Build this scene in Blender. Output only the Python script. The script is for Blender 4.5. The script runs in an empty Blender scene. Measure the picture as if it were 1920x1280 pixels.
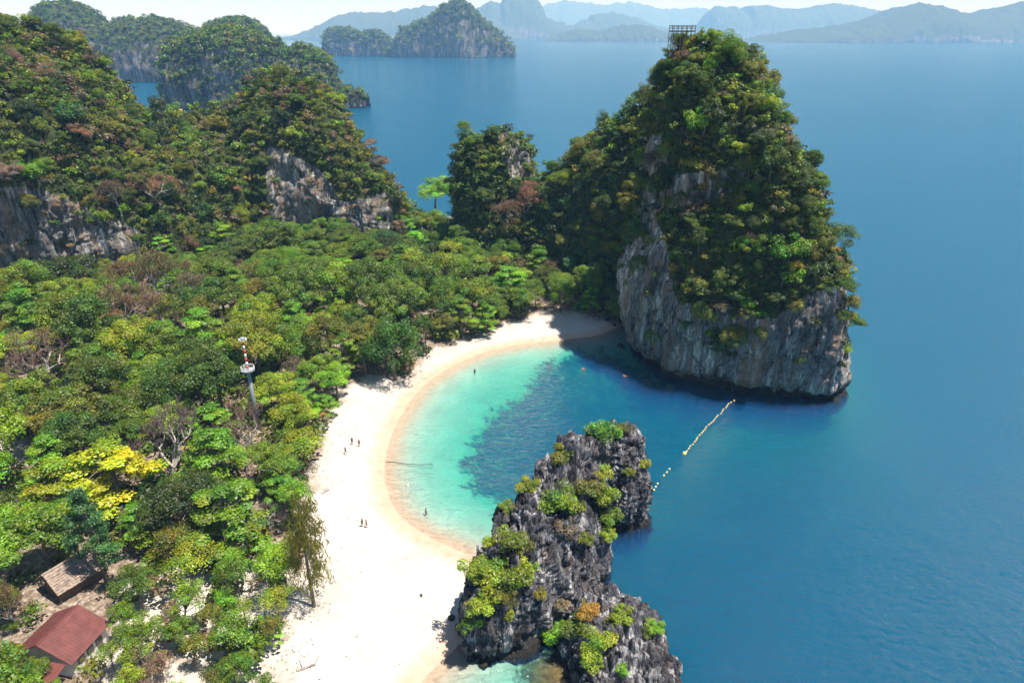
import bpy, bmesh, math, random
import numpy as np
from mathutils import Vector

# ------------------------------------------------------------------ camera, sky, sun, exposure
scene = bpy.context.scene
H = 80.0
PITCH = math.atan(580 / 1280)
CP, SP = math.cos(PITCH), math.sin(PITCH)
cam_data = bpy.data.cameras.new('camera')
cam_data.lens = 24.0
cam_data.sensor_width = 36.0
cam_data.clip_start = 0.5
cam_data.clip_end = 80000.0
cam = bpy.data.objects.new('camera', cam_data)
scene.collection.objects.link(cam)
cam.location = (0, 0, H)
cam.rotation_euler = (math.pi / 2 - PITCH, 0, 0)
scene.camera = cam

SUN_EL, SUN_AZ = math.radians(71), math.radians(108)      # azimuth from +Y towards +X
world = bpy.data.worlds.new('World')
scene.world = world
world.use_nodes = True
wn = world.node_tree
for n in list(wn.nodes):
    wn.nodes.remove(n)
wo = wn.nodes.new('ShaderNodeOutputWorld')
bg = wn.nodes.new('ShaderNodeBackground')
sky = wn.nodes.new('ShaderNodeTexSky')
sky.sky_type = 'NISHITA'
sky.sun_disc = False
sky.sun_elevation = SUN_EL
sky.sun_rotation = SUN_AZ
sky.altitude = 50
sky.air_density = 1.0
sky.dust_density = 0.1
sky.ozone_density = 2.0
bg.inputs['Strength'].default_value = 0.07
wn.links.new(sky.outputs[0], bg.inputs['Color'])
wn.links.new(bg.outputs[0], wo.inputs['Surface'])

sun_data = bpy.data.lights.new('sun', 'SUN')
sun_data.energy = 5.0
sun_data.angle = math.radians(0.53)
sun_data.color = (1.0, 0.955, 0.88)
sun = bpy.data.objects.new('sun', sun_data)
scene.collection.objects.link(sun)
sv = Vector((math.sin(SUN_AZ) * math.cos(SUN_EL), math.cos(SUN_AZ) * math.cos(SUN_EL), math.sin(SUN_EL)))
sun.rotation_euler = sv.to_track_quat('Z', 'Y').to_euler()
sun.location = (100, 200, 400)

scene.view_settings.view_transform = 'Standard'
scene.view_settings.look = 'None'
scene.view_settings.exposure = 0.85
scene.view_settings.gamma = 1.0
scene.view_settings.use_curve_mapping = False
scene.render.engine = 'CYCLES'
cy = scene.cycles
cy.max_bounces = 6
cy.diffuse_bounces = 3
cy.glossy_bounces = 2
cy.transmission_bounces = 4
cy.transparent_max_bounces = 8
cy.volume_bounces = 1
cy.use_denoising = True
cy.use_adaptive_sampling = True
cy.adaptive_threshold = 0.018
cy.caustics_reflective = False
cy.caustics_refractive = False

# ------------------------------------------------------------------ projection helpers
def G(px, py, z=0.0):
    a = (px - 960) / 1280; b = (640 - py) / 1280
    t = (z - H) / (b * CP - SP)
    return np.array([a * t, (CP + b * SP) * t])
def zof(py, Y):
    b = (640 - py) / 1280
    return H + Y * (b * CP - SP) / (CP + b * SP)
def Xof(px, Y, z):
    return (px - 960) / 1280 * (Y * CP - (z - H) * SP)
def proj(P):
    P = np.asarray(P, float)
    w = P[..., 1] * CP - (P[..., 2] - H) * SP
    u = P[..., 1] * SP + (P[..., 2] - H) * CP
    w = np.where(w < 0.1, 0.1, w)
    return 960 + 1280 * P[..., 0] / w, 640 - 1280 * u / w, w
def in_poly(x, y, poly):
    x = np.asarray(x); y = np.asarray(y)
    r = np.zeros(x.shape, bool)
    n = len(poly)
    for i in range(n):
        x0, y0 = poly[i]; x1, y1 = poly[(i + 1) % n]
        if y0 == y1:
            continue
        c = ((y0 > y) != (y1 > y)) & (x < (x1 - x0) * (y - y0) / (y1 - y0) + x0)
        r ^= c
    return r
def sdf(x, y, poly):
    """signed distance, positive inside"""
    d = np.full(x.shape, 1e18)
    n = len(poly)
    for i in range(n):
        ax, ay = poly[i]; bx, by = poly[(i + 1) % n]
        ex, ey = bx - ax, by - ay
        t = np.clip(((x - ax) * ex + (y - ay) * ey) / (ex * ex + ey * ey + 1e-12), 0, 1)
        dd = (x - ax - t * ex) ** 2 + (y - ay - t * ey) ** 2
        d = np.minimum(d, dd)
    d = np.sqrt(d)
    return np.where(in_poly(x, y, poly), d, -d)
def smooth_poly(pts, closed=True, k=6):
    pts = [np.asarray(p, float) for p in pts]
    out = []
    n = len(pts)
    rng_ = range(n) if closed else range(n - 1)
    for i in rng_:
        if closed:
            p0, p1, p2, p3 = pts[i - 1], pts[i], pts[(i + 1) % n], pts[(i + 2) % n]
        else:
            p0, p1, p2, p3 = pts[max(i - 1, 0)], pts[i], pts[i + 1], pts[min(i + 2, n - 1)]
        for j in range(k):
            t = j / k
            out.append(0.5 * (2 * p1 + (p2 - p0) * t + (2 * p0 - 5 * p1 + 4 * p2 - p3) * t * t + (3 * p1 - p0 - 3 * p2 + p3) * t ** 3))
    if not closed:
        out.append(pts[-1])
    return out

# ------------------------------------------------------------------ numpy noise
_pr = np.random.RandomState(7)
_perm = _pr.permutation(256).astype(np.int64)
_perm = np.concatenate([_perm, _perm, _perm])
_grad = _pr.normal(size=(256, 3)); _grad /= np.linalg.norm(_grad, axis=1)[:, None]
def perlin(P):
    P = np.asarray(P, float)
    i = np.floor(P).astype(np.int64)
    f = P - i
    i &= 255
    u = f * f * f * (f * (f * 6 - 15) + 10)
    def g(dx, dy, dz):
        h = _perm[_perm[_perm[(i[..., 0] + dx) & 255] + ((i[..., 1] + dy) & 255)] + ((i[..., 2] + dz) & 255)]
        gr = _grad[h]
        return gr[..., 0] * (f[..., 0] - dx) + gr[..., 1] * (f[..., 1] - dy) + gr[..., 2] * (f[..., 2] - dz)
    def lerp(a, b, t): return a + (b - a) * t
    x00 = lerp(g(0, 0, 0), g(1, 0, 0), u[..., 0]); x10 = lerp(g(0, 1, 0), g(1, 1, 0), u[..., 0])
    x01 = lerp(g(0, 0, 1), g(1, 0, 1), u[..., 0]); x11 = lerp(g(0, 1, 1), g(1, 1, 1), u[..., 0])
    return lerp(lerp(x00, x10, u[..., 1]), lerp(x01, x11, u[..., 1]), u[..., 2]) * 1.6
def fbm(P, o=4, gain=0.5):
    a, s, t = 1.0, 0.0, 0.0
    for k in range(o):
        s = s + a * perlin(P * (2.03 ** k) + k * 17.3); t += a; a *= gain
    return s / t
def ridged(P, o=4, gain=0.55):
    a, s, t = 1.0, 0.0, 0.0
    for k in range(o):
        s = s + a * (1 - 2 * np.abs(perlin(P * (2.07 ** k) + k * 11.7))); t += a; a *= gain
    return s / t

# ------------------------------------------------------------------ object helpers
COL = scene.collection
def link(o, parent=None):
    COL.objects.link(o)
    if parent is not None:
        o.parent = parent
    return o
def tag(o, label=None, cat=None, group=None, kind=None):
    if label: o['label'] = label
    if cat: o['category'] = cat
    if group: o['group'] = group
    if kind: o['kind'] = kind
    return o
def empty(name, loc=(0, 0, 0), rz=0.0):
    o = bpy.data.objects.new(name, None)
    o.empty_display_size = 0.5
    o.location = loc; o.rotation_euler = (0, 0, rz)
    return link(o)
def np_mesh(name, V, F, mats, col=None, smooth=False, mi=None, attrs=None):
    """V (n,3), F (m,k) equal-sided faces"""
    V = np.ascontiguousarray(V, dtype=np.float32); F = np.ascontiguousarray(F, dtype=np.int32)
    me = bpy.data.meshes.new(name)
    m, k = F.shape
    me.vertices.add(len(V)); me.vertices.foreach_set('co', V.ravel())
    me.loops.add(m * k); me.loops.foreach_set('vertex_index', F.ravel())
    me.polygons.add(m)
    me.polygons.foreach_set('loop_start', np.arange(0, m * k, k, dtype=np.int32))
    me.polygons.foreach_set('loop_total', np.full(m, k, dtype=np.int32))
    if mi is not None:
        me.polygons.foreach_set('material_index', np.asarray(mi, dtype=np.int32))
    if smooth:
        me.polygons.foreach_set('use_smooth', np.ones(m, dtype=bool))
    for mt in (mats if isinstance(mats, (list, tuple)) else [mats]):
        me.materials.append(mt)
    if col is not None:
        a = me.attributes.new('Col', 'FLOAT_COLOR', 'POINT')
        c4 = np.ones((len(V), 4), np.float32); c4[:, :3] = col
        a.data.foreach_set('color', c4.ravel())
    if attrs:
        for kk, vv in attrs.items():
            a = me.attributes.new(kk, 'FLOAT', 'POINT')
            a.data.foreach_set('value', np.asarray(vv, np.float32).ravel())
    me.update(calc_edges=True)
    me.validate()
    return me
def obj(name, me, parent=None, loc=None):
    o = bpy.data.objects.new(name, me)
    if loc is not None: o.location = loc
    return link(o, parent)

class MB:
    """collects boxes, tubes and polygons into one mesh"""
    def __init__(s): s.v, s.f, s.m = [], [], []
    def poly(s, pts, m=0):
        i = len(s.v); s.v += [tuple(p) for p in pts]; s.f.append(tuple(range(i, i + len(pts)))); s.m.append(m)
    def box(s, c, d, rz=0.0, m=0, axes=None):
        c = np.asarray(c, float); hx, hy, hz = d[0] / 2, d[1] / 2, d[2] / 2
        if axes is None:
            ax = (np.array([math.cos(rz), math.sin(rz), 0]), np.array([-math.sin(rz), math.cos(rz), 0]), np.array([0, 0, 1.0]))
        else: ax = axes
        i = len(s.v)
        for z in (-1, 1):
            for y in (-1, 1):
                for x in (-1, 1):
                    s.v.append(tuple(c + ax[0] * x * hx + ax[1] * y * hy + ax[2] * z * hz))
        for f in ((0, 2, 3, 1), (4, 5, 7, 6), (0, 1, 5, 4), (2, 6, 7, 3), (1, 3, 7, 5), (0, 4, 6, 2)):
            s.f.append(tuple(i + k for k in f)); s.m.append(m)
    def beam(s, a, b, w, h, m=0):
        a, b = np.asarray(a, float), np.asarray(b, float)
        t = b - a; L = np.linalg.norm(t); t = t / L
        up = np.array([0, 0, 1.0]) if abs(t[2]) < 0.95 else np.array([0, 1.0, 0])
        x = np.cross(t, up); x /= np.linalg.norm(x); y = np.cross(x, t)
        s.box((a + b) / 2, (L, w, h), axes=(t, x, y), m=m)
    def tube(s, pts, rad, k=6, m=0, cap=True):
        pts = [np.asarray(p, float) for p in pts]
        i0 = len(s.v)
        n = len(pts)
        for j in range(n):
            t = pts[min(j + 1, n - 1)] - pts[max(j - 1, 0)]
            t = t / (np.linalg.norm(t) + 1e-9)
            up = np.array([1.0, 0, 0]) if abs(t[2]) > 0.8 else np.array([0, 0, 1.0])
            x = np.cross(t, up); x /= np.linalg.norm(x) + 1e-9; y = np.cross(t, x)
            r = rad[j] if hasattr(rad, '__len__') else rad
            for q in range(k):
                a = 2 * math.pi * q / k
                s.v.append(tuple(pts[j] + x * math.cos(a) * r + y * math.sin(a) * r))
        for j in range(n - 1):
            for q in range(k):
                a = i0 + j * k + q; b = i0 + j * k + (q + 1) % k
                s.f.append((a, b, b + k, a + k)); s.m.append(m)
        if cap:
            s.f.append(tuple(i0 + q for q in range(k))[::-1]); s.m.append(m)
            s.f.append(tuple(i0 + (n - 1) * k + q for q in range(k))); s.m.append(m)
    def lathe(s, prof, c=(0, 0, 0), k=16, m=0):
        i0 = len(s.v)
        for r, z in prof:
            for q in range(k):
                a = 2 * math.pi * q / k
                s.v.append((c[0] + r * math.cos(a), c[1] + r * math.sin(a), c[2] + z))
        for j in range(len(prof) - 1):
            for q in range(k):
                a = i0 + j * k + q; b = i0 + j * k + (q + 1) % k
                s.f.append((a, b, b + k, a + k)); s.m.append(m)
        s.f.append(tuple(i0 + q for q in range(k))[::-1]); s.m.append(m)
        s.f.append(tuple(i0 + (len(prof) - 1) * k + q for q in range(k))); s.m.append(m)
    def mesh(s, name, mats, smooth=False):
        me = bpy.data.meshes.new(name)
        me.from_pydata(s.v, [], s.f)
        for mt in (mats if isinstance(mats, (list, tuple)) else [mats]): me.materials.append(mt)
        me.polygons.foreach_set('material_index', np.asarray(s.m, dtype=np.int32))
        if smooth: me.polygons.foreach_set('use_smooth', np.ones(len(s.f), dtype=bool))
        me.update()
        return me
    def build(s, name, mats, parent=None, loc=None, smooth=False):
        return obj(name, s.mesh(name, mats, smooth), parent, loc)

# ------------------------------------------------------------------ materials
class NT:
    def __init__(s, name):
        s.mat = bpy.data.materials.new(name); s.mat.use_nodes = True
        s.t = s.mat.node_tree
        for n in list(s.t.nodes): s.t.nodes.remove(n)
        s.out = s.t.nodes.new('ShaderNodeOutputMaterial')
    def n(s, typ, **kw):
        nd = s.t.nodes.new(typ)
        for k, v in kw.items():
            if k.startswith('i_'):
                nd.inputs[k[2:].replace('_', ' ')].default_value = v
            else: setattr(nd, k, v)
        return nd
    def l(s, a, b): s.t.links.new(a, b)
    def coords(s, scale=(1, 1, 1), kind='Object'):
        tc = s.n('ShaderNodeTexCoord'); mp = s.n('ShaderNodeMapping')
        mp.inputs['Scale'].default_value = scale
        s.l(tc.outputs[kind], mp.inputs['Vector'])
        return mp.outputs[0]
    def noise(s, scale, detail=5.0, rough=0.55, stretch=(1, 1, 1), out='Fac', dist=0.0):
        nn = s.n('ShaderNodeTexNoise')
        nn.inputs['Scale'].default_value = scale; nn.inputs['Detail'].default_value = detail
        nn.inputs['Roughness'].default_value = rough; nn.inputs['Distortion'].default_value = dist
        s.l(s.coords(stretch), nn.inputs['Vector'])
        return nn.outputs[0] if out == 'Fac' else nn.outputs[1]
    def ramp(s, fac, stops, interp='LINEAR'):
        r = s.n('ShaderNodeValToRGB'); r.color_ramp.interpolation = interp
        e = r.color_ramp.elements
        while len(e) < len(stops): e.new(0.5)
        for k, (p, c) in enumerate(stops):
            e[k].position = p
            e[k].color = (c, c, c, 1) if not hasattr(c, '__len__') else (*c[:3], 1)
        s.l(fac, r.inputs[0])
        return r.outputs[0]
    def mix(s, fac, a, b, blend='MIX'):
        m = s.n('ShaderNodeMix'); m.data_type = 'RGBA'; m.blend_type = blend
        for val, idx in ((fac, 0), (a, 6), (b, 7)):
            if hasattr(val, 'is_linked'): s.l(val, m.inputs[idx])
            elif idx == 0: m.inputs[0].default_value = val
            else: m.inputs[idx].default_value = (*val[:3], 1)
        return m.outputs[2]
    def math(s, op, a, b=0.0, clamp=False):
        m = s.n('ShaderNodeMath', operation=op); m.use_clamp = clamp
        for k, v in enumerate((a, b)):
            if hasattr(v, 'is_linked'): s.l(v, m.inputs[k])
            else: m.inputs[k].default_value = v
        return m.outputs[0]
    def bump(s, h, strength, dist, normal=None):
        b = s.n('ShaderNodeBump'); b.inputs['Strength'].default_value = strength; b.inputs['Distance'].default_value = dist
        s.l(h, b.inputs['Height'])
        if normal is not None: s.l(normal, b.inputs['Normal'])
        return b.outputs[0]
    def principled(s, color, rough=0.8, spec=0.3, normal=None, metallic=0.0):
        p = s.n('ShaderNodeBsdfPrincipled')
        if hasattr(color, 'is_linked'): s.l(color, p.inputs['Base Color'])
        else: p.inputs['Base Color'].default_value = (*color[:3], 1)
        if hasattr(rough, 'is_linked'): s.l(rough, p.inputs['Roughness'])
        else: p.inputs['Roughness'].default_value = rough
        p.inputs['Specular IOR Level'].default_value = spec
        p.inputs['Metallic'].default_value = metallic
        if normal is not None: s.l(normal, p.inputs['Normal'])
        s.l(p.outputs[0], s.out.inputs['Surface'])
        return s.mat

def m_rock(name, dark=(0.05, 0.052, 0.062), mid=(0.235, 0.225, 0.22), light=(0.62, 0.57, 0.51), rust=0.7, sc=1.0, green=None):
    t = NT(name)
    big = t.noise(0.09 * sc, 4, 0.6, (1, 1, 0.5))
    st = t.noise(0.55 * sc, 6, 0.65, (1, 1, 0.12), dist=0.6)
    st2 = t.noise(1.6 * sc, 5, 0.6, (1, 1, 0.09), dist=0.8)
    fine = t.noise(2.4 * sc, 6, 0.7)
    base = t.ramp(st, [(0.37, dark), (0.45, mid), (0.53, mid), (0.61, light)])
    dk = t.ramp(st2, [(0.38, 0.22), (0.48, 1.0), (0.60, 1.0), (0.70, 1.9)])
    c = t.mix(0.85, base, dk, 'MULTIPLY')
    blot = t.ramp(big, [(0.36, 0.5), (0.62, 1.4)])
    c = t.mix(0.8, c, blot, 'MULTIPLY')
    ru = t.ramp(t.noise(0.26 * sc, 4, 0.65, (1, 1, 0.2), dist=0.5), [(0.50, 0.0), (0.62, rust)])
    c = t.mix(ru, c, (0.33, 0.20, 0.12))
    f2 = t.ramp(fine, [(0.3, 0.6), (0.7, 1.3)])
    c = t.mix(0.6, c, f2, 'MULTIPLY')
    geo = t.n('ShaderNodeNewGeometry')
    sx = t.n('ShaderNodeSeparateXYZ'); t.l(geo.outputs['Normal'], sx.inputs[0])
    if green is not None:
        # soil and low creeping plants on the gentler ledges, plus shade painted between the bushes
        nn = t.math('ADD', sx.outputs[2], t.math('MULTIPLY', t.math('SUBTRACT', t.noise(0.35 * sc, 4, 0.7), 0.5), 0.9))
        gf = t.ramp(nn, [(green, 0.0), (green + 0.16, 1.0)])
        cv = t.n('ShaderNodeAttribute', attribute_name='cover_shade')  # creepers in overgrown zones, dark so the shaded gaps are painted in
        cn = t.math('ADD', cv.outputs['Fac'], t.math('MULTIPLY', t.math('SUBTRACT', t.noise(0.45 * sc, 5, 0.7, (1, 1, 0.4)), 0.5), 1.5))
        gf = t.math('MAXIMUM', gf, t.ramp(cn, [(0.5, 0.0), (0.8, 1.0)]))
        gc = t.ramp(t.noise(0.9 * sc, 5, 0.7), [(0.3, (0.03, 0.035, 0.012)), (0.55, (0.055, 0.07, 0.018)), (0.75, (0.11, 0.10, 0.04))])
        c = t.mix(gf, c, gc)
    # dark tide band of algae and barnacles
    px = t.n('ShaderNodeSeparateXYZ'); t.l(geo.outputs['Position'], px.inputs[0])
    tz = t.math('ADD', px.outputs[2], t.math('MULTIPLY', t.noise(0.3, 3), 1.2))
    tide = t.ramp(t.math('MULTIPLY', tz, 0.2), [(0.24, 1.0), (0.40, 0.0)])
    c = t.mix(tide, c, (0.035, 0.03, 0.026))
    b = t.bump(fine, 0.7, 0.5 / sc)
    b = t.bump(st2, 0.8, 0.8 / sc, b)
    return t.principled(c, 0.9, 0.15, b)

def m_leaf(name, trans=0.38):
    t = NT(name)
    at = t.n('ShaderNodeAttribute', attribute_name='Col')
    oi = t.n('ShaderNodeObjectInfo')
    c = t.mix(1.0, at.outputs['Color'], oi.outputs['Color'], 'MULTIPLY')
    d = t.n('ShaderNodeBsdfDiffuse'); t.l(c, d.inputs['Color'])
    tr = t.n('ShaderNodeBsdfTranslucent')
    c2 = t.mix(1.0, c, (1.15, 1.2, 0.55), 'MULTIPLY')
    t.l(c2, tr.inputs['Color'])
    mx = t.n('ShaderNodeMixShader'); mx.inputs[0].default_value = trans
    t.l(d.outputs[0], mx.inputs[1]); t.l(tr.outputs[0], mx.inputs[2])
    gl = t.n('ShaderNodeBsdfGlossy'); gl.inputs['Roughness'].default_value = 0.5
    gl.inputs['Color'].default_value = (1, 1, 1, 1)
    m2 = t.n('ShaderNodeMixShader'); m2.inputs[0].default_value = 0.03
    t.l(mx.outputs[0], m2.inputs[1]); t.l(gl.outputs[0], m2.inputs[2])
    t.l(m2.outputs[0], t.out.inputs['Surface'])
    return t.mat

def m_bark(name, c0, c1):
    t = NT(name)
    f = t.noise(2.5, 5, 0.6, (1, 1, 0.3))
    return t.principled(t.ramp(f, [(0.3, c0), (0.7, c1)]), 0.9, 0.15)

def m_plain(name, col, rough=0.7, spec=0.3, var=0.25, scale=3.0, metallic=0.0):
    t = NT(name)
    f = t.noise(scale, 5, 0.65)
    lo = tuple(c * (1 - var) for c in col); hi = tuple(min(1, c * (1 + var)) for c in col)
    return t.principled(t.ramp(f, [(0.3, lo), (0.7, hi)]), rough, spec, metallic=metallic)

M = {}
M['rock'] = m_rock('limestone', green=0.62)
M['rock_islet'] = m_rock('grey_limestone', dark=(0.022, 0.023, 0.030), mid=(0.10, 0.10, 0.115), light=(0.46, 0.45, 0.46), rust=0.12, sc=1.3)
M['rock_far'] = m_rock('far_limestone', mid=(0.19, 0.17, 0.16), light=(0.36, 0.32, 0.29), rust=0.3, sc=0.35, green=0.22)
M['leaf'] = m_leaf('foliage')
M['bark'] = m_bark('bark', (0.07, 0.055, 0.045), (0.2, 0.17, 0.14))
M['bark_pale'] = m_bark('pale_bark', (0.22, 0.19, 0.17), (0.48, 0.43, 0.40))

def m_sand():
    t = NT('coral_sand')
    geo = t.n('ShaderNodeNewGeometry')
    sx = t.n('ShaderNodeSeparateXYZ'); t.l(geo.outputs['Position'], sx.inputs[0])
    dry = t.ramp(t.noise(0.12, 5, 0.6), [(0.3, (0.45, 0.395, 0.34)), (0.7, (0.56, 0.51, 0.45))])
    spk = t.ramp(t.noise(1.9, 6, 0.75), [(0.28, 0.72), (0.45, 1.0)])
    dry = t.mix(0.5, dry, spk, 'MULTIPLY')
    wet = t.ramp(t.noise(0.5, 4, 0.6), [(0.3, (0.46, 0.31, 0.225)), (0.7, (0.55, 0.39, 0.29))])
    zz = t.math('ADD', sx.outputs[2], t.math('MULTIPLY', t.math('SUBTRACT', t.noise(0.25, 4, 0.6), 0.5), 0.35))
    wf = t.ramp(t.math('ADD', zz, 0.5), [(0.05, 0.0), (0.38, 1.0), (0.66, 1.0), (1.0, 0.0)])
    c = t.mix(wf, dry, wet)
    reef = t.n('ShaderNodeAttribute', attribute_name='reef')
    rn = t.math('ADD', reef.outputs['Fac'], t.math('MULTIPLY', t.math('SUBTRACT', t.noise(0.22, 8, 0.78), 0.5), 2.6))
    rf = t.ramp(rn, [(0.34, 0.0), (0.56, 1.0)])
    rc = t.ramp(t.noise(0.55, 6, 0.7), [(0.36, (0.02, 0.04, 0.04)), (0.52, (0.07, 0.11, 0.10)), (0.66, (0.36, 0.38, 0.31))])
    c = t.mix(rf, c, rc)
    brown = t.n('ShaderNodeAttribute', attribute_name='algae')
    bn = t.math('ADD', brown.outputs['Fac'], t.math('MULTIPLY', t.math('SUBTRACT', t.noise(0.6, 6, 0.7), 0.5), 1.4))
    bf = t.ramp(bn, [(0.45, 0.0), (0.7, 1.0)])
    bc = t.ramp(t.noise(1.1, 6, 0.7), [(0.3, (0.08, 0.045, 0.02)), (0.7, (0.24, 0.16, 0.05))])
    c = t.mix(bf, c, bc)
    # leaf litter and bare roots under the trees
    li = t.n('ShaderNodeAttribute', attribute_name='litter')
    ln = t.math('ADD', li.outputs['Fac'], t.math('MULTIPLY', t.math('SUBTRACT', t.noise(0.2, 6, 0.72), 0.5), 1.6))
    lf = t.ramp(ln, [(0.45, 0.0), (0.75, 1.0)])
    lc = t.ramp(t.noise(1.3, 6, 0.75), [(0.3, (0.06, 0.045, 0.03)), (0.5, (0.20, 0.15, 0.11)), (0.7, (0.50, 0.42, 0.36))])
    c = t.mix(lf, c, lc)
    foot = t.noise(0.9, 6, 0.7)
    b = t.bump(foot, 0.5, 0.25)
    return t.principled(c, 0.9, 0.2, b)
M['sand'] = m_sand()

def m_water():
    t = NT('sea_water')
    # ripples of several wavelengths, all in world metres
    a = t.noise(0.8, 7, 0.66, (0.8, 1.3, 1), dist=0.4)
    b = t.noise(0.11, 5, 0.6, (0.7, 1.3, 1), dist=0.6)
    nb = t.bump(a, 1.0, 0.55)
    nb = t.bump(b, 0.5, 1.3, nb)
    fr = t.n('ShaderNodeFresnel'); fr.inputs['IOR'].default_value = 1.33; t.l(nb, fr.inputs['Normal'])
    gl = t.n('ShaderNodeBsdfGlossy'); t.l(nb, gl.inputs['Normal'])
    t.l(t.ramp(t.noise(0.004, 5, 0.65, (0.5, 1.6, 1)), [(0.35, 0.05), (0.65, 0.10)]), gl.inputs['Roughness'])
    tp = t.n('ShaderNodeBsdfTransparent')
    mx = t.n('ShaderNodeMixShader')
    t.l(fr.outputs[0], mx.inputs[0]); t.l(tp.outputs[0], mx.inputs[1]); t.l(gl.outputs[0], mx.inputs[2])
    t.l(mx.outputs[0], t.out.inputs['Surface'])
    va = t.n('ShaderNodeVolumeAbsorption'); va.inputs['Color'].default_value = (0.22, 0.905, 0.868, 1); va.inputs['Density'].default_value = 0.72
    vs = t.n('ShaderNodeVolumeScatter'); vs.inputs['Color'].default_value = (0.004, 0.245, 1.0, 1); vs.inputs['Density'].default_value = 0.14
    vs.inputs['Anisotropy'].default_value = 0.0
    ad = t.n('ShaderNodeAddShader'); t.l(va.outputs[0], ad.inputs[0]); t.l(vs.outputs[0], ad.inputs[1])
    t.l(ad.outputs[0], t.out.inputs['Volume'])
    return t.mat
M['water'] = m_water()

# ------------------------------------------------------------------ ground: beach, forest floor, seabed from one sheet
shore_bay = [(1172, 606), (1120, 628), (1060, 636), (960, 648), (880, 671), (800, 718), (748, 785), (724, 850), (722, 905), (744, 960), (800, 1004), (868, 1036)]
shore_south = [(872, 1195), (846, 1222), (815, 1250), (785, 1285), (750, 1340)]
bay = smooth_poly([G(*q) for q in shore_bay], closed=False, k=5)
south = smooth_poly([G(*q) for q in shore_south], closed=False, k=4)
isl = [np.array(q, float) for q in ((0, 90), (12, 91), (12, 84), (4, 76), (-1, 73))]
rest = [np.array(q, float) for q in ((-24, 44), (-40, 10), (-60, -40), (-420, -40), (-420, 330), (-160, 345), (-70, 335), (-44, 322), (-28, 320), (-12, 305), (10, 280), (40, 245), (62, 205), (60, 180), (40, 180))]
LAND = [tuple(p) for p in bay + isl + south + rest]
reef_px = [(1150, 668), (1100, 664), (1050, 678), (1005, 702), (985, 742), (915, 785), (892, 832), (872, 880), (892, 930), (940, 958), (1000, 960), (1080, 900), (1180, 900), (1215, 830), (1290, 790), (1330, 750), (1250, 715), (1190, 690)]
REEF = [tuple(G(*q, -2.5)) for q in reef_px]

def axis(lo, hi, step, far_lo, far_hi):
    a = list(np.arange(lo, hi + 1e-6, step))
    d = step; v = hi
    while v < far_hi:
        d *= 1.35; v += d; a.append(v)
    d = step; v = lo; pre = []
    while v > far_lo:
        d *= 1.35; v -= d; pre.append(v)
    return np.array(pre[::-1] + a)
gx = axis(-215, 130, 1.1, -26000, 26000)
gy = axis(40, 320, 1.1, -3000, 30000)
GX, GY = np.meshgrid(gx, gy)
D = sdf(GX, GY, LAND)
DW = sdf(GX, GY, [tuple(p) for p in bay + [np.array([-4.0, 82.0])] + south + rest])
Pn = np.stack([GX, GY, np.zeros_like(GX)], -1)
nz = fbm(Pn * 0.06, 4)
up = np.interp(D, [0, 3, 8, 16, 30, 60, 200], [0, 0.35, 1.0, 1.9, 2.6, 3.2, 5.0]) + np.clip(D - 8, 0, 10) * 0.05 * nz
dn = -np.interp(-np.minimum(DW, -0.02) - np.clip(4 + D, 0, 4) * 0, [0, 4, 10, 18, 25, 32, 42, 60, 90, 140, 400, 3000], [0, 0.34, 1.0, 1.8, 2.8, 6.0, 11.0, 17.0, 23.0, 26.0, 29.0, 35.0])
dn = dn * (1 + 0.18 * nz) * (1 + np.clip((GX - 3) / 6, 0, 4) * (GY < 112)) * (1 + 5 * np.clip((GY - 225) / 20, 0, 1))
GZ = np.where(D > 0, up, dn)
# shoals around the islet and the low outcrop
for cx, cy_, rr, dep in ((8, 66, 8, 1.6),):
    w = np.hypot(GX - cx, GY - cy_) / rr
    GZ = np.where(D < 0, np.maximum(GZ, -dep * np.maximum(w, 0.3) ** 2 - 6 * np.clip(w - 1, 0, 9)), GZ)
REEFV = np.clip(0.5 + sdf(GX, GY, REEF) / 9.0, 0, 1.25)
ALG = np.clip(1.2 - np.hypot((GX - 6) / 9.0, (GY - 67) / 5.0), 0, 1) + np.clip(1.1 - np.hypot((GX - 18) / 8, (GY - 78) / 8), 0, 1) * 0.8
GZ = np.where(D < 0, GZ - 1.6 * np.clip(REEFV - 0.2, 0, 1), GZ)
def zground(x, y):
    x = np.asarray(x, float); y = np.asarray(y, float)
    j = np.clip(np.searchsorted(gx, x) - 1, 0, len(gx) - 2); i = np.clip(np.searchsorted(gy, y) - 1, 0, len(gy) - 2)
    fx = np.clip((x - gx[j]) / (gx[j + 1] - gx[j]), 0, 1); fy = np.clip((y - gy[i]) / (gy[i + 1] - gy[i]), 0, 1)
    return (GZ[i, j] * (1 - fx) + GZ[i, j + 1] * fx) * (1 - fy) + (GZ[i + 1, j] * (1 - fx) + GZ[i + 1, j + 1] * fx) * fy

veg_px = [(505, 1420), (520, 1290), (540, 1210), (552, 1130), (585, 1010), (582, 930), (600, 860), (622, 790), (648, 735), (700, 712), (775, 700), (800, 668), (840, 646), (900, 630), (960, 606), (1000, 596), (1060, 588), (1130, 596), (1170, 604)]
veg_edge = smooth_poly([G(*q, 1.5) for q in veg_px], closed=False, k=4)
FOREST = [tuple(p) for p in veg_edge + [np.array(q, float) for q in ((45, 215), (30, 250), (5, 272), (-14, 298), (-30, 314), (-60, 326), (-420, 340), (-420, -40), (-60, -40), (-42, 30))]]

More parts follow.
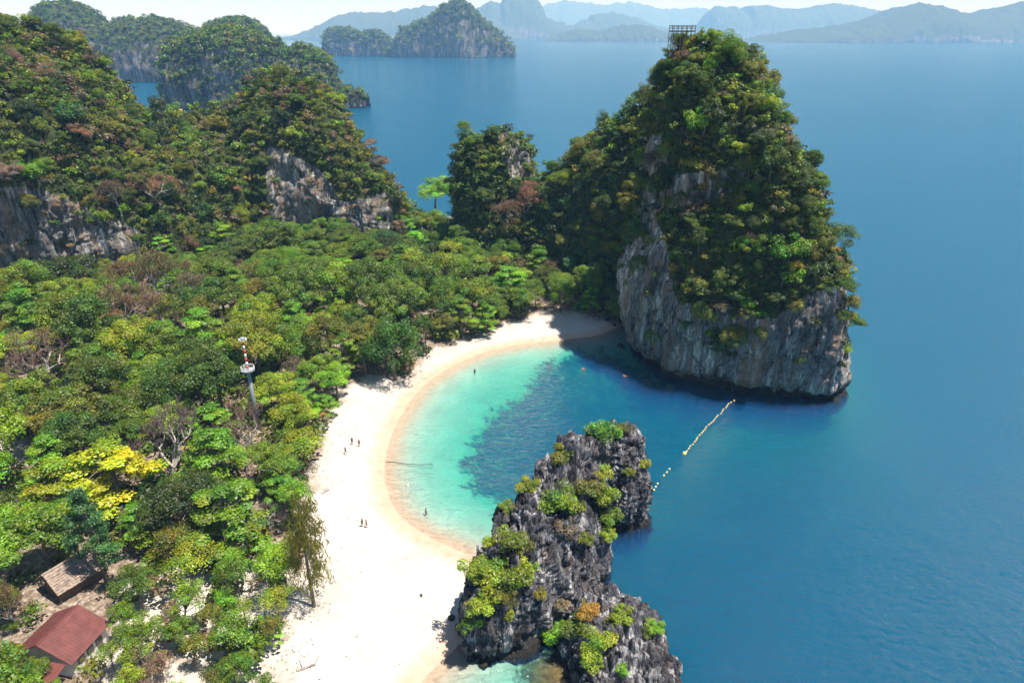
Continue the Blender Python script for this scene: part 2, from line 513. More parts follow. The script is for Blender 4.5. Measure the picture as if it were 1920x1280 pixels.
ny, nx = GX.shape
Vg = np.stack([GX, GY, GZ], -1).reshape(-1, 3)
ii, jj = np.meshgrid(np.arange(ny - 1), np.arange(nx - 1), indexing='ij')
q0 = (ii * nx + jj).ravel()
Fg = np.stack([q0, q0 + 1, q0 + nx + 1, q0 + nx], -1)
fc = Vg[Fg].mean(1)
in_for = in_poly(fc[:, 0] + 1.5 * perlin(fc * 0.25), fc[:, 1] + 1.5 * perlin(fc * 0.25 + 9), FOREST)
above = D.ravel()[Fg].mean(1) > 0
fd = sdf(GX, GY, FOREST)
LIT = np.clip(0.5 + fd / 10.0, 0, 1.0)
spx, spy, _ = proj(Vg.reshape(ny, nx, 3))
LIT = np.where(in_poly(spx, spy, [(150, 1300), (240, 1080), (420, 1020), (560, 1080), (560, 1300)]), np.minimum(LIT, 0.42), LIT)   # open sandy patch by the house
LIT = np.where(in_poly(spx, spy, [(-60, 860), (-40, 790), (100, 800), (110, 880)]), np.minimum(LIT, 0.25), LIT)
def sub_sheet(name, sel, mat):
    F = Fg[sel]; used = np.unique(F)
    remap = np.full(len(Vg), -1); remap[used] = np.arange(len(used))
    me = np_mesh(name, Vg[used], remap[F], mat, smooth=True, attrs={'reef': REEFV.ravel()[used], 'algae': ALG.ravel()[used], 'litter': LIT.ravel()[used]})
    o = obj(name, me); o['kind'] = 'structure'
    return o
sub_sheet('forest_floor', above & in_for, M['sand'])
tag(sub_sheet('beach', above & ~in_for, M['sand']), 'curved white sand beach around the turquoise bay')
sub_sheet('seabed', ~above, M['sand'])

mb = MB()
mb.box((0, 13000, -35.2), (50000, 31000, 70.4))
sea = mb.build('sea', M['water']); sea['kind'] = 'structure'
sea['label'] = 'clear turquoise and blue sea around the bay'

ROCKZ = {
    'tower': [([(1140, 680), (1160, 540), (1178, 400), (1225, 395), (1250, 460), (1262, 540), (1280, 600), (1318, 640), (1372, 655), (1400, 625), (1450, 600), (1500, 560), (1560, 535), (1640, 520), (1640, 780), (1140, 780)], 0.04),
              ([(1185, 260), (1240, 250), (1260, 330), (1240, 400), (1180, 400)], 0.45), ([(1250, 330), (1400, 310), (1400, 350), (1300, 390), (1250, 390)], 0.6)],
    'massif': [([(-400, 330), (0, 352), (60, 356), (120, 368), (190, 408), (262, 430), (262, 520), (0, 560), (-400, 600)], 0.03), ([(500, 275), (545, 285), (605, 325), (645, 380), (730, 360), (745, 460), (510, 450), (500, 360)], 0.015)],
    'pinnacle': [([(930, 240), (1000, 250), (1010, 330), (960, 340), (940, 290)], 0.3)],
    'spur': [],
}
# ------------------------------------------------------------------ karst masses
_wr = _pr.rand(4096, 4)
def worley(P):
    """F1, F2 and a random number per cell"""
    i = np.floor(P).astype(np.int64)
    f1 = np.full(P.shape[:-1], 9.0); f2 = f1.copy(); cid = np.zeros(P.shape[:-1])
    for dx in (-1, 0, 1):
        for dy in (-1, 0, 1):
            for dz in (-1, 0, 1):
                c = i + np.array([dx, dy, dz])
                h = (c[..., 0] * 73856093 ^ c[..., 1] * 19349663 ^ c[..., 2] * 83492791) & 4095
                d = np.sqrt((((c + _wr[h, :3]) - P) ** 2).sum(-1))
                nw = d < f1
                f2 = np.where(nw, f1, np.minimum(f2, d)); f1 = np.where(nw, d, f1); cid = np.where(nw, _wr[h, 3], cid)
    return f1, f2, cid
def crag(P, s, stretch=0.3, seed=0.0):
    """blocky upright slabs parted by cracks, about -1..1"""
    W = P + 0.55 * s * np.stack([perlin(P / s + 3), perlin(P / s + 13), perlin(P / s + 23)], -1)
    f1, f2, c = worley(W * np.array([1, 1, stretch]) / s + seed)
    return (c - 0.5) * 1.5 - 0.9 * np.exp(-(f2 - f1) / 0.09) + 0.35 * (0.6 - f1)
def grid_faces(nv, nu, wrap):
    i, j = np.meshgrid(np.arange(nv - 1), np.arange(nu if wrap else nu - 1), indexing='ij')
    j2 = (j + 1) % nu
    return np.stack([(i * nu + j).ravel(), (i * nu + j2).ravel(), ((i + 1) * nu + j2).ravel(), ((i + 1) * nu + j).ravel()], -1)
def grid_normals(P, wrap):
    if wrap:
        du = np.roll(P, -1, 1) - np.roll(P, 1, 1)
    else:
        du = np.gradient(P, axis=1)
    dv = np.gradient(P, axis=0)
    n = np.cross(du, dv)
    return n / (np.linalg.norm(n, axis=-1, keepdims=True) + 1e-9)
def rock_disp(P, seed, amp, s=1.0, flute=1.0):
    """metres; s = size of the features"""
    o = seed * 31.7
    d = 2.6 * fbm(P / (16 * s) + o, 3)
    d += 1.3 * fbm(P * np.array([1, 1, 0.55]) / (6 * s) + o, 3)
    F_ = P * np.array([1, 1, 0.13])
    d += flute * 0.9 * ridged(F_ / (4.2 * s) + o, 3)
    d += flute * 0.35 * ridged(F_ / (1.5 * s) + o + 5, 2)
    d += 0.5 * ridged(P * np.array([1, 1, 1.8]) / (3.4 * s) + o + 9, 3)
    d += 0.22 * fbm(P / (0.9 * s) + o, 3)
    d += 1.15 * crag(P, 5.0 * s, 0.22, seed) + 0.45 * crag(P, 2.0 * s, 0.25, seed + 3)
    return d * amp
def karst_loft(levels, nu, nv, seed, amp=1.0, size=1.0, shear=0.0, nexp=2.5, inset=0.0, notch=1.5, base=-4.0, flute=1.0, extra=None, top_round=0.35, comp=False):
    """levels: (z, Y, half_depth, px_left, px_right); px measured at (Y, z)."""
    L = sorted(levels)
    z = np.array([l[0] for l in L], float); Y = np.array([l[1] for l in L]); hd = np.array([l[2] for l in L], float)
    wpx_ = np.array([l[4] - l[3] for l in L], float); sh_ = shear * wpx_ / wpx_.max() if comp else 0 * wpx_
    xl = np.array([Xof(l[3], l[1] - q, l[0]) for l, q in zip(L, sh_)]) + inset; xr = np.array([Xof(l[4], l[1] + q, l[0]) for l, q in zip(L, sh_)]) - inset
    zz = np.concatenate([np.linspace(base, 0, 6)[:-1], np.linspace(0, z[-1], nv)])
    f = lambda a: np.interp(zz, z, a)
    XL, XR, YY, HD = f(xl), f(xr), f(Y), f(hd)
    th = np.linspace(0, 2 * np.pi, nu, endpoint=False)
    c, s = np.cos(th), np.sin(th)
    cc = np.sign(c) * np.abs(c) ** (2 / nexp); ss = np.sign(s) * np.abs(s) ** (2 / nexp)
    kk = np.ones_like(zz)
    kk -= 0.0 * zz
    nt = notch * np.exp(-((zz - 0.8) / 1.3) ** 2)
    hw = np.maximum((XR - XL) / 2 - nt, 0.3); HD = np.maximum(HD - nt, 0.3)
    xc = (XL + XR) / 2
    P = np.zeros((len(zz), nu, 3))
    P[..., 0] = xc[:, None] + hw[:, None] * cc[None]
    P[..., 1] = YY[:, None] + HD[:, None] * ss[None] + shear * cc[None] * (hw / hw.max())[:, None]
    P[..., 2] = zz[:, None]
    # cap
    caps = []
    for q in (0.8, 0.55, 0.3, 0.08):
        r = P[-1].copy(); m = r.mean(0)
        r = m + (r - m) * q; r[:, 2] = zz[-1] + (1 - q * q) * hd[-1] * top_round
        caps.append(r)
    P = np.concatenate([P, np.array(caps)], 0)
    N = grid_normals(P, True)
    d = rock_disp(P, seed, amp, size, flute)
    if extra is not None: d = d + extra(P)
    fade = np.clip((P[..., 2] - base) / 3.0, 0, 1)
    P = P + N * (d * fade)[..., None]
    return P, grid_normals(P, True)
def loft_mesh(name, P, mat, wrap=True, smooth=False, key=None):
    nv, nu = P.shape[:2]
    at = None
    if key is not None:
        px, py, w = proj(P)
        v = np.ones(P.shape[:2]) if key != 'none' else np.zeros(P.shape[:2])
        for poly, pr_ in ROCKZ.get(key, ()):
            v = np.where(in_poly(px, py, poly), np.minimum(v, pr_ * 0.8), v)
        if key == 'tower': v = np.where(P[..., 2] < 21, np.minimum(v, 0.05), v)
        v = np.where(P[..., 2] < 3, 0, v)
        at = {'cover_shade': v}  # where plant cover and painted gap shade darken the rock
    return np_mesh(name, P.reshape(-1, 3), grid_faces(nv, nu, wrap), mat, smooth=smooth, attrs=at)
def ridge_loft(cols, nu, nv, seed, amp, size, flute=0.6, nexp=2.4, base=-6.0, jag=0.0, jag_w=20.0):
    """cols: (px, py_top, Y_mid, half_depth) -> closed hill running along x"""
    px = np.array([c[0] for c in cols], float)
    t = np.linspace(0, 1, nu)
    s = np.interp(t, np.linspace(0, 1, len(px)), px)
    top = np.interp(s, px, [c[1] for c in cols]); Y = np.interp(s, px, [c[2] for c in cols]); hd = np.interp(s, px, [c[3] for c in cols])
    zt = np.array([zof(a, b) for a, b in zip(top, Y)])
    if jag:
        Q = np.stack([s / jag_w, Y * 0 + seed, Y * 0], -1)
        zt = zt + jag * fbm(Q, 4)
    zt = np.maximum(zt, 0.5)
    x0 = Xof(s, Y, zt)
    v = np.linspace(-1, 1, nv)
    # even spacing along the curve
    a = v * np.pi / 2
    yy = np.sign(np.sin(a)) * np.abs(np.sin(a)) ** (2 / nexp); zz = np.abs(np.cos(a)) ** (2 / nexp)
    P = np.zeros((nv, nu, 3))
    P[..., 0] = x0[None]
    P[..., 1] = Y[None] + hd[None] * yy[:, None]
    P[..., 2] = base + (zt - base)[None] * zz[:, None]
    N = grid_normals(P, False)
    d = rock_disp(P, seed, amp, size, flute)
    fade = np.clip(zt[None] / (6 * size), 0.15, 1) * np.clip((P[..., 2] - base) / 6, 0, 1)
    P = P + N * (d * fade)[..., None]
    N = grid_normals(P, False)
    return P, N

SURF = {}    # name -> (P, N, wrap)
# --- tall sea tower
tower_lv = [(zof(py, Y), Y, hd, xl, xr) for py, Y, hd, xl, xr in [
    (48, 178, 4, 1268, 1350), (58, 178, 7, 1250, 1398), (90, 177, 10, 1228, 1432), (130, 176, 13, 1212, 1464), (200, 174, 16, 1200, 1488), (255, 173, 18, 1194, 1502),
    (285, 172, 19, 1190, 1512), (300, 172, 20, 1189, 1535), (350, 171, 21, 1184, 1556), (395, 170, 22, 1180, 1560), (430, 169, 23, 1176, 1580), (485, 168, 23.5, 1170, 1594), (540, 168, 23, 1163, 1586), (600, 168, 22, 1160, 1578)]]
tower_lv = [(z - 6.0 * max(0, (z - 55) / 27), Y, hd - 1.5, xl + 22, xr - 36) if z > 24 else (z, Y, hd, xl, xr - 16) for z, Y, hd, xl, xr in tower_lv]
tower_lv += [(6, 168, 21.5, 1162, 1568), (0, 168, 21, 1166, 1570)]
def tower_extra(P):
    # hollow on the upper left face and a bulge below it
    d = -3.0 * np.exp(-(((P[..., 0] - 42) / 9) ** 2 + ((P[..., 2] - 47) / 9) ** 2)) * (P[..., 1] < 175)
    return d
P, N = karst_loft(tower_lv, 420, 190, 3, 0.85, 1.15, shear=-11, nexp=3.0, inset=1.6, comp=True, notch=2.6, top_round=0.12, extra=tower_extra)
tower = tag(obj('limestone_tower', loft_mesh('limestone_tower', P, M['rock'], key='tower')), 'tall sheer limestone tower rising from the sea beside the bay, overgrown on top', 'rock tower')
SURF['tower'] = (P, N, True)
# --- wooded spur behind the end of the beach
spur_cols = [(a, b + 22, c, d) for a, b, c, d in [(985, 470, 244, 5), (1000, 345, 242, 12), (1030, 318, 240, 17), (1060, 302, 238, 20), (1085, 262, 234, 23), (1130, 228, 228, 26), (1170, 205, 222, 27), (1210, 175, 214, 26), (1260, 150, 206, 22), (1300, 170, 200, 14)]]
P, N = ridge_loft(spur_cols, 130, 110, 8, 1.0, 1.2, 0.8, nexp=2.0)
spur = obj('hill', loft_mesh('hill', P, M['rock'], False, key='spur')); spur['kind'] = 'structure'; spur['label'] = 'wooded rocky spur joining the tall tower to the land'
SURF['spur'] = (P, N, False)
# --- pinnacle between the two hills
pin_lv = [(zof(py + 20 * (py < 350), 250), 250, hd, xl, xr) for py, hd, xl, xr in [(238, 2.5, 925, 955), (246, 6, 870, 985), (262, 9, 856, 996), (300, 11, 848, 1003), (340, 12, 846, 1010), (390, 13, 850, 1020), (430, 14, 850, 1030), (470, 15, 845, 1040)]]
pin_lv += [(0, 250, 16, 840, 1045)]
P, N = karst_loft(pin_lv, 190, 110, 5, 0.8, 0.9, shear=0, nexp=2.4, inset=1.3, notch=0)
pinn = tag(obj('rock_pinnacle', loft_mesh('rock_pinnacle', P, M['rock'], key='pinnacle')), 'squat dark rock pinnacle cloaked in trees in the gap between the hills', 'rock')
SURF['pinnacle'] = (P, N, True)
# --- left massif
mass_px = [(-330, 590, 400, -10, 62), (-200, 565, 390, -5, 62), (-100, 540, 372, 5, 62), (0, 520, 352, 34, 62), (60, 510, 352, 46, 62), (100, 505, 366, 56, 62), (150, 496, 392, 80, 60), (200, 490, 412, 118, 58),
           (240, 486, 432, 176, 56), (280, 480, 444, 198, 56), (330, 475, 448, 212, 58), (390, 455, 440, 206, 58), (440, 442, 426, 196, 52), (466, 436, 420, 160, 46), (490, 433, 380, 132, 42), (540, 430, 302, 126, 38),
           (580, 432, 318, 136, 36), (610, 435, 338, 156, 33), (640, 440, 362, 196, 28), (664, 440, 372, 250, 23), (700, 443, 388, 293, 18), (740, 440, 398, 345, 13), (768, 424, 405, 392, 8), (788, 414, 408, 407, 4)]
mp = np.array(mass_px, float)
nu = 430
s = np.interp(np.linspace(0, 1, nu), np.linspace(0, 1, len(mp)), mp[:, 0])
# resample evenly in px
s = np.linspace(mp[0, 0], mp[-1, 0], nu)
fy, cyy, ry, dd = (np.interp(s, mp[:, 0], mp[:, k]) for k in (1, 2, 3, 4))
prof = []
NVc, NVs, NVb = 80, 90, 40
cols = []
for k in range(nu):
    fx_, fy_ = G(s[k], fy[k], 8.0)
    Yf = fy_
    Zc = zof(cyy[k], Yf + 2.5)
    Yr = Yf + dd[k]
    Zr = max(zof(ry[k], Yr) - 4.0 * min(1.0, dd[k] / 30), Zc + 1)
    az = (s[k] - 960) / 1280
    pts = []
    for q in np.linspace(-0.12, 1, NVc):          # cliff, slightly overhanging
        zq = q * Zc
        yq = Yf + 2.5 * max(q, 0) - 1.8 * math.sin(max(q, 0) * math.pi)
        pts.append((yq, zq))
    for q in np.linspace(0, 1, NVs)[1:]:          # overgrown slope
        bul = 0.22 * math.sin(q * math.pi) + 0.10 * math.sin(q * 2 * math.pi)
        pts.append((Yf + 2.5 + (dd[k] - 2.5) * q, Zc + (Zr - Zc) * min(1.0, q + bul)))
    for q in np.linspace(0, 1, NVb)[1:]:          # far side
        pts.append((Yr + dd[k] * 0.7 * q ** 0.8, Zr * (1 - q ** 1.6) - 6 * q))
    pts = np.array(pts)
    cols.append(np.stack([az * (pts[:, 0] * CP - (pts[:, 1] - H) * SP), pts[:, 0], pts[:, 1]], -1))
P = np.stack(cols, 1)
N = grid_normals(P, False)
d = rock_disp(P, 12, 1.0, 1.2, 1.0) + 2.2 * ridged(P / 26.0 + 3, 2) + 1.5 * fbm(P / 12.0 + 77, 2)
edge = np.clip((mp[-1, 0] - s) / 60, 0.2, 1)
P = P + N * (d * edge[None])[..., None]
N = grid_normals(P, False)
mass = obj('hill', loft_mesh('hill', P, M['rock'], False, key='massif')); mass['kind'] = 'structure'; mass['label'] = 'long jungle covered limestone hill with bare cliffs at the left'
SURF['massif'] = (P, N, False)

# --- near islet: three rock bodies
def spikes(P):
    hz_ = np.clip((P[..., 2] - 3) / 13, 0.35, 1)
    return (1.5 * crag(P, 4.2, 0.24, 2.0) + 0.6 * crag(P, 1.6, 0.22, 5.0) + 0.3 * ridged(P * np.array([1, 1, 0.14]) / 1.0 + 4.0, 2)) * hz_
islet = tag(empty('rock_islet', (4, 80, 0)), 'craggy grey limestone islet in the foreground tufted with yellow green shrubs', 'islet')
def islet_part(name, lv, nu, nv, seed, shear, nexp, label=None, amp=0.62):
    P, N = karst_loft(lv, nu, nv, seed, amp * 0.7, 0.55, shear=shear, nexp=nexp, inset=0.2, notch=0.9, base=-5, extra=spikes, flute=1.25, top_round=0.2)
    # serrated crests: upright slabs end at different heights
    c = crag(P * np.array([1, 1, 0.05]), 2.4, 1.0, 9.0)
    up_ = np.clip(N[..., 2], 0, 1)
    P = P + np.stack([0 * c, 0 * c, up_ * (1.1 * c + 0.22 * ridged(P / 0.9, 2))], -1) * np.clip(P[..., 2:] / 4, 0, 1)
    N = grid_normals(P, True)
    Q = P - np.array([4, 80, 0])
    o = obj(name, loft_mesh(name, Q, M['rock_islet']), islet)
    if label: o['label'] = label
    return P, N
SURF['islet'] = (*islet_part('main_rock', [(-4, 80, 8, 872, 1152), (0, 80, 8, 876, 1152), (3, 80, 8.2, 868, 1156), (8, 81.5, 8, 880, 1158), (12, 83.5, 7, 908, 1156), (15, 87, 5.8, 962, 1148), (17.2, 90, 4.6, 1010, 1138), (18.8, 92, 3.2, 1050, 1128), (19.8, 93.5, 1.6, 1078, 1116)], 360, 200, 21, 8.5, 2.6), True)
SURF['islet_pin'] = (*islet_part('rock_spire', [(-4, 101, 5, 1135, 1222), (0, 101, 5, 1137, 1220), (6, 101, 5.2, 1132, 1223), (10, 101.5, 4.6, 1132, 1212), (13.5, 102, 4, 1130, 1200), (15.4, 102, 2.8, 1132, 1188), (16.6, 102, 1.3, 1140, 1172)], 230, 170, 23, 1.5, 2.8, 'separate dark spire behind the main rock'), True)
SURF['islet_low'] = (*islet_part('low_outcrop', [(-4, 65, 9, 1030, 1290), (0, 66, 9, 1045, 1268), (2.5, 67, 8.5, 1062, 1260), (4.5, 69, 6.5, 1085, 1238), (6, 71, 4.6, 1110, 1222), (7, 72.5, 2.6, 1140, 1195)], 330, 110, 25, -3.0, 2.3, 'low jagged outcrop sloping into the sea', 0.8), True)

# ------------------------------------------------------------------ far islands and mainland hills
FAR = []
def far_island(name, sil, base_py, hdf, label, seed, group='islands beyond the bay', nu=180, nv=60, amp=None, size=None, mat='rock_far'):
    Y = G(960, base_py)[1]
    w = abs(Xof(sil[-1][0], Y, 0) - Xof(sil[0][0], Y, 0))
    cols = []
    for px, py in sil:
        zt = max(zof(py, Y), 1)
        cols.append((px, py, Y, max(zt * hdf, w * 0.05)))
    sz = size or max(1.0, zof(min(p[1] for p in sil), Y) / 75)
    P, N = ridge_loft(cols, nu, nv, seed, (amp or sz) * 1.5, sz * 1.1, 1.0, nexp=3.0)
    o = empty(name, (float(Xof(sil[len(sil) // 2][0], Y, 0)), Y, 0))
    tag(o, label, 'island', group)
    Q = P - np.array(o.location)
    obj('cliff', loft_mesh('cliff', Q, M[mat], False), o)
    FAR.append((o, P, N, Y))
    return o
far_island('karst_island', [(70, 150), (80, 148), (83, 42), (100, 17), (125, 8), (150, 18), (175, 42), (205, 67), (215, 52), (235, 42), (290, 40), (340, 47), (365, 67), (382, 90), (400, 149)], 149, 0.9, 'two humped green karst island behind the left hill', 31)
far_island('karst_island', [(378, 150), (388, 64), (410, 47), (440, 37), (470, 44), (490, 64), (498, 92), (505, 150)], 152, 0.9, 'rounded hazy dome peeping over the flat topped island', 32, nu=90)
far_island('karst_island', [(300, 202), (308, 196), (312, 175), (317, 97), (330, 87), (380, 67), (420, 60), (470, 64), (500, 87), (520, 86), (538, 112), (548, 97), (570, 94), (600, 102), (614, 118), (626, 142), (640, 164), (665, 176), (690, 184)], 200, 0.55, 'nearest offshore island with flat top, sheer pale cliffs and low pointed tail', 33, nu=300, nv=90)
far_island('karst_island', [(600, 105), (606, 100), (609, 66), (620, 59), (655, 57), (672, 67), (710, 61), (730, 77), (742, 105)], 105, 0.6, 'small flat topped island left of the pointed one', 34, nu=110, nv=50)
far_island('karst_island', [(722, 107), (735, 86), (755, 57), (800, 41), (840, 11), (860, 5), (885, 20), (920, 55), (950, 76), (962, 95), (967, 107)], 107, 0.6, 'pointed pyramid shaped island out on the open sea', 35, nu=150, nv=60)

def hills(name, sil, dist, label, seed, jag, jw, hd):
    cols = [(px, py, dist, hd) for px, py in sil]
    P, N = ridge_loft(cols, 240, 40, seed, dist / 900.0, dist / 500.0, 0.5, nexp=2.0, jag=jag, jag_w=jw)
    o = obj(name, loft_mesh(name, P, M['rock_far'], False)); o['kind'] = 'structure'; o['label'] = label
    return o
hills('distant_hills', [(520, 84), (545, 72), (585, 60), (615, 45), (640, 30), (660, 24), (700, 27), (735, 24), (760, 18), (800, 14), (840, 16), (880, 18), (930, 40), (1000, 84)], 8600, 'long hazy mainland ridge behind the pointed island', 41, 40, 16, 700)
hills('distant_hills', [(880, 84), (890, 22), (910, 8), (925, 4), (940, 10), (948, -12), (970, -16), (1000, -8), (1015, 14), (1024, 36), (1060, 48), (1100, 52), (1150, 58), (1230, 70), (1260, 84)], 9200, 'sheer hazy mountain block cut by the top of the picture', 42, 30, 14, 600)
hills('distant_hills', [(1030, 84), (1080, 45), (1110, 32), (1150, 24), (1190, 34), (1230, 50), (1290, 62), (1330, 84)], 10500, 'low pale hill left of the tall tower', 43, 30, 14, 600)
hills('distant_hills', [(1000, 84), (1040, 66), (1080, 56), (1120, 60), (1160, 50), (1200, 46), (1240, 60), (1300, 66), (1400, 84)], 7200, 'darker low coast just left of the tall tower', 44, 18, 12, 400)
hills('distant_hills', [(1310, 84), (1328, 26), (1345, 14), (1375, 14), (1390, 24), (1400, 12), (1430, 9), (1460, 18), (1500, 20), (1530, 12), (1560, 8), (1600, 14), (1640, 22), (1660, 40), (1720, 84)], 11000, 'hazy scarped ridge right of the tall tower', 45, 30, 14, 700)
hills('distant_hills', [(1380, 84), (1440, 66), (1500, 58), (1560, 52), (1620, 40), (1680, 18), (1715, 7), (1750, 14), (1790, 26), (1830, 24), (1860, 18), (1900, 10), (1960, -5), (2060, -20), (2200, 10), (2400, 84)], 6800, 'wooded mainland hills at the right edge', 46, 18, 12, 600)
hills('distant_hills', [(940, 84), (1000, 18), (1060, 2), (1130, 10), (1180, 4), (1240, 20), (1300, 16), (1360, 26), (1420, 84)], 17000, 'faintest far ridge fading into the sky', 47, 60, 14, 1000)
# a pale strip of seaside houses below the right-hand hills
rt = random.Random(5)
mb = MB()
for k in range(60):
    px = rt.uniform(1840, 1990); Y = rt.uniform(6080, 6180)
    mb.box((Xof(px, Y, 0), Y, 6), (rt.uniform(12, 40), 14, rt.uniform(8, 20)), rt.uniform(-0.3, 0.3))
M['town'] = m_plain('town_walls', (0.6, 0.55, 0.5), 0.8, 0.2, 0.3, 0.02)
o = mb.build('distant_town', M['town']); tag(o, 'pale strip of seaside buildings on the far right shore', 'town', kind='stuff')

# ------------------------------------------------------------------ foliage prototypes
def unit(a):
    return a / (np.linalg.norm(a, axis=-1, keepdims=True) + 1e-9)
def leaf_quads(C, Nn, L, W, rng, droop=0.0):
    n = len(C)
    Nn = unit(Nn)
    r = rng.normal(size=(n, 3))
    t = unit(np.cross(Nn, r)); b = np.cross(Nn, t)
    if droop:
        t = unit(t + np.array([0, 0, -droop])); b = unit(np.cross(Nn, t))
    L = (L * rng.uniform(0.7, 1.3, n))[:, None]; W = (W * rng.uniform(0.7, 1.3, n))[:, None]
    V = np.stack([C - t * L / 2, C + b * W / 2 - Nn * W * 0.12, C + t * L / 2, C - b * W / 2 - Nn * W * 0.12], 1).reshape(-1, 3)
    F = np.arange(4 * n).reshape(n, 4)
    return V, F
def rdir(n, rng, up=0.0):
    d = rng.normal(size=(n, 3)); d = unit(d); d[:, 2] += up
    return unit(d)
def clumps_to_leaves(cc, rc, per, L, W, rng, flat=0.75, upb=0.45, tint_amp=0.22, fill=(0.55, 1.05), upn=0.7):
    Vs, Fs, Cs = [], [], []
    off = 0
    for c, r in zip(cc, rc):
        n = max(6, int(per * (r / np.mean(rc)) ** 2))
        d = rdir(n, rng, upb)
        p = c + d * (r * rng.uniform(fill[0], fill[1], n) ** 0.6)[:, None] * np.array([1, 1, flat])
        nn = unit(d + np.array([0, 0, upn]) + 0.55 * rng.normal(size=(n, 3)))
        V, F = leaf_quads(p, nn, L, W, rng)
        k = (1 + tint_amp * rng.normal()) * (1 + 0.16 * rng.normal(size=n))
        yel = 1 + 0.2 * rng.normal() + 0.07 * rng.normal(size=n)
        col = np.stack([k * yel, k, k * (2 - yel) * 0.98], -1).clip(0.35, 2.0)
        Vs.append(V); Fs.append(F + off); Cs.append(np.repeat(col, 4, 0)); off += len(V)
    return np.concatenate(Vs), np.concatenate(Fs), np.concatenate(Cs)
def crown_clumps(rng, n, R, zc, vert=0.75, lo=-0.35, rin=0.45, cr=(0.26, 0.42)):
    d = rdir(n * 3, rng, 0.25); d = d[d[:, 2] > lo][:n]
    lob = rdir(5, rng, 0.3); amp = rng.uniform(-0.30, 0.32, 5)          # boughs that reach out, hollows between them
    k = 0.86 + (np.clip(d @ lob.T, 0, 1) ** 2 * amp).sum(1)
    rad = R * rng.uniform(rin, 0.95, len(d)) * np.clip(k, 0.55, 1.2)
    c = d * rad[:, None] * np.array([1, 1, vert])
    c[:, 0] *= rng.uniform(0.85, 1.15); c[:, 2] += zc
    return c, R * rng.uniform(cr[0], cr[1], len(d)) * rng.uniform(0.7, 1.25, len(d))
def limbs(mbuf, rng, top, targets, r0, k=6, base=(0, 0, -0.6), lean=0.6):
    top = np.asarray(top, float)
    mid = top * 0.5 + np.array([rng.normal() * lean, rng.normal() * lean, 0])
    mbuf.tube([base, mid * np.array([1, 1, 0.6]), mid, top], [r0 * 1.25, r0, r0 * 0.85, r0 * 0.55], k)
    for tg in targets:
        q = rng.uniform(0.35, 0.95)
        st = mid + (top - mid) * q
        kn = st + (tg - st) * 0.5 + np.array([0, 0, rng.uniform(-0.2, 0.5)]) * np.linalg.norm(tg - st) * 0.3
        mbuf.tube([st, kn, tg], [r0 * 0.42, r0 * 0.28, r0 * 0.1], 4, cap=False)
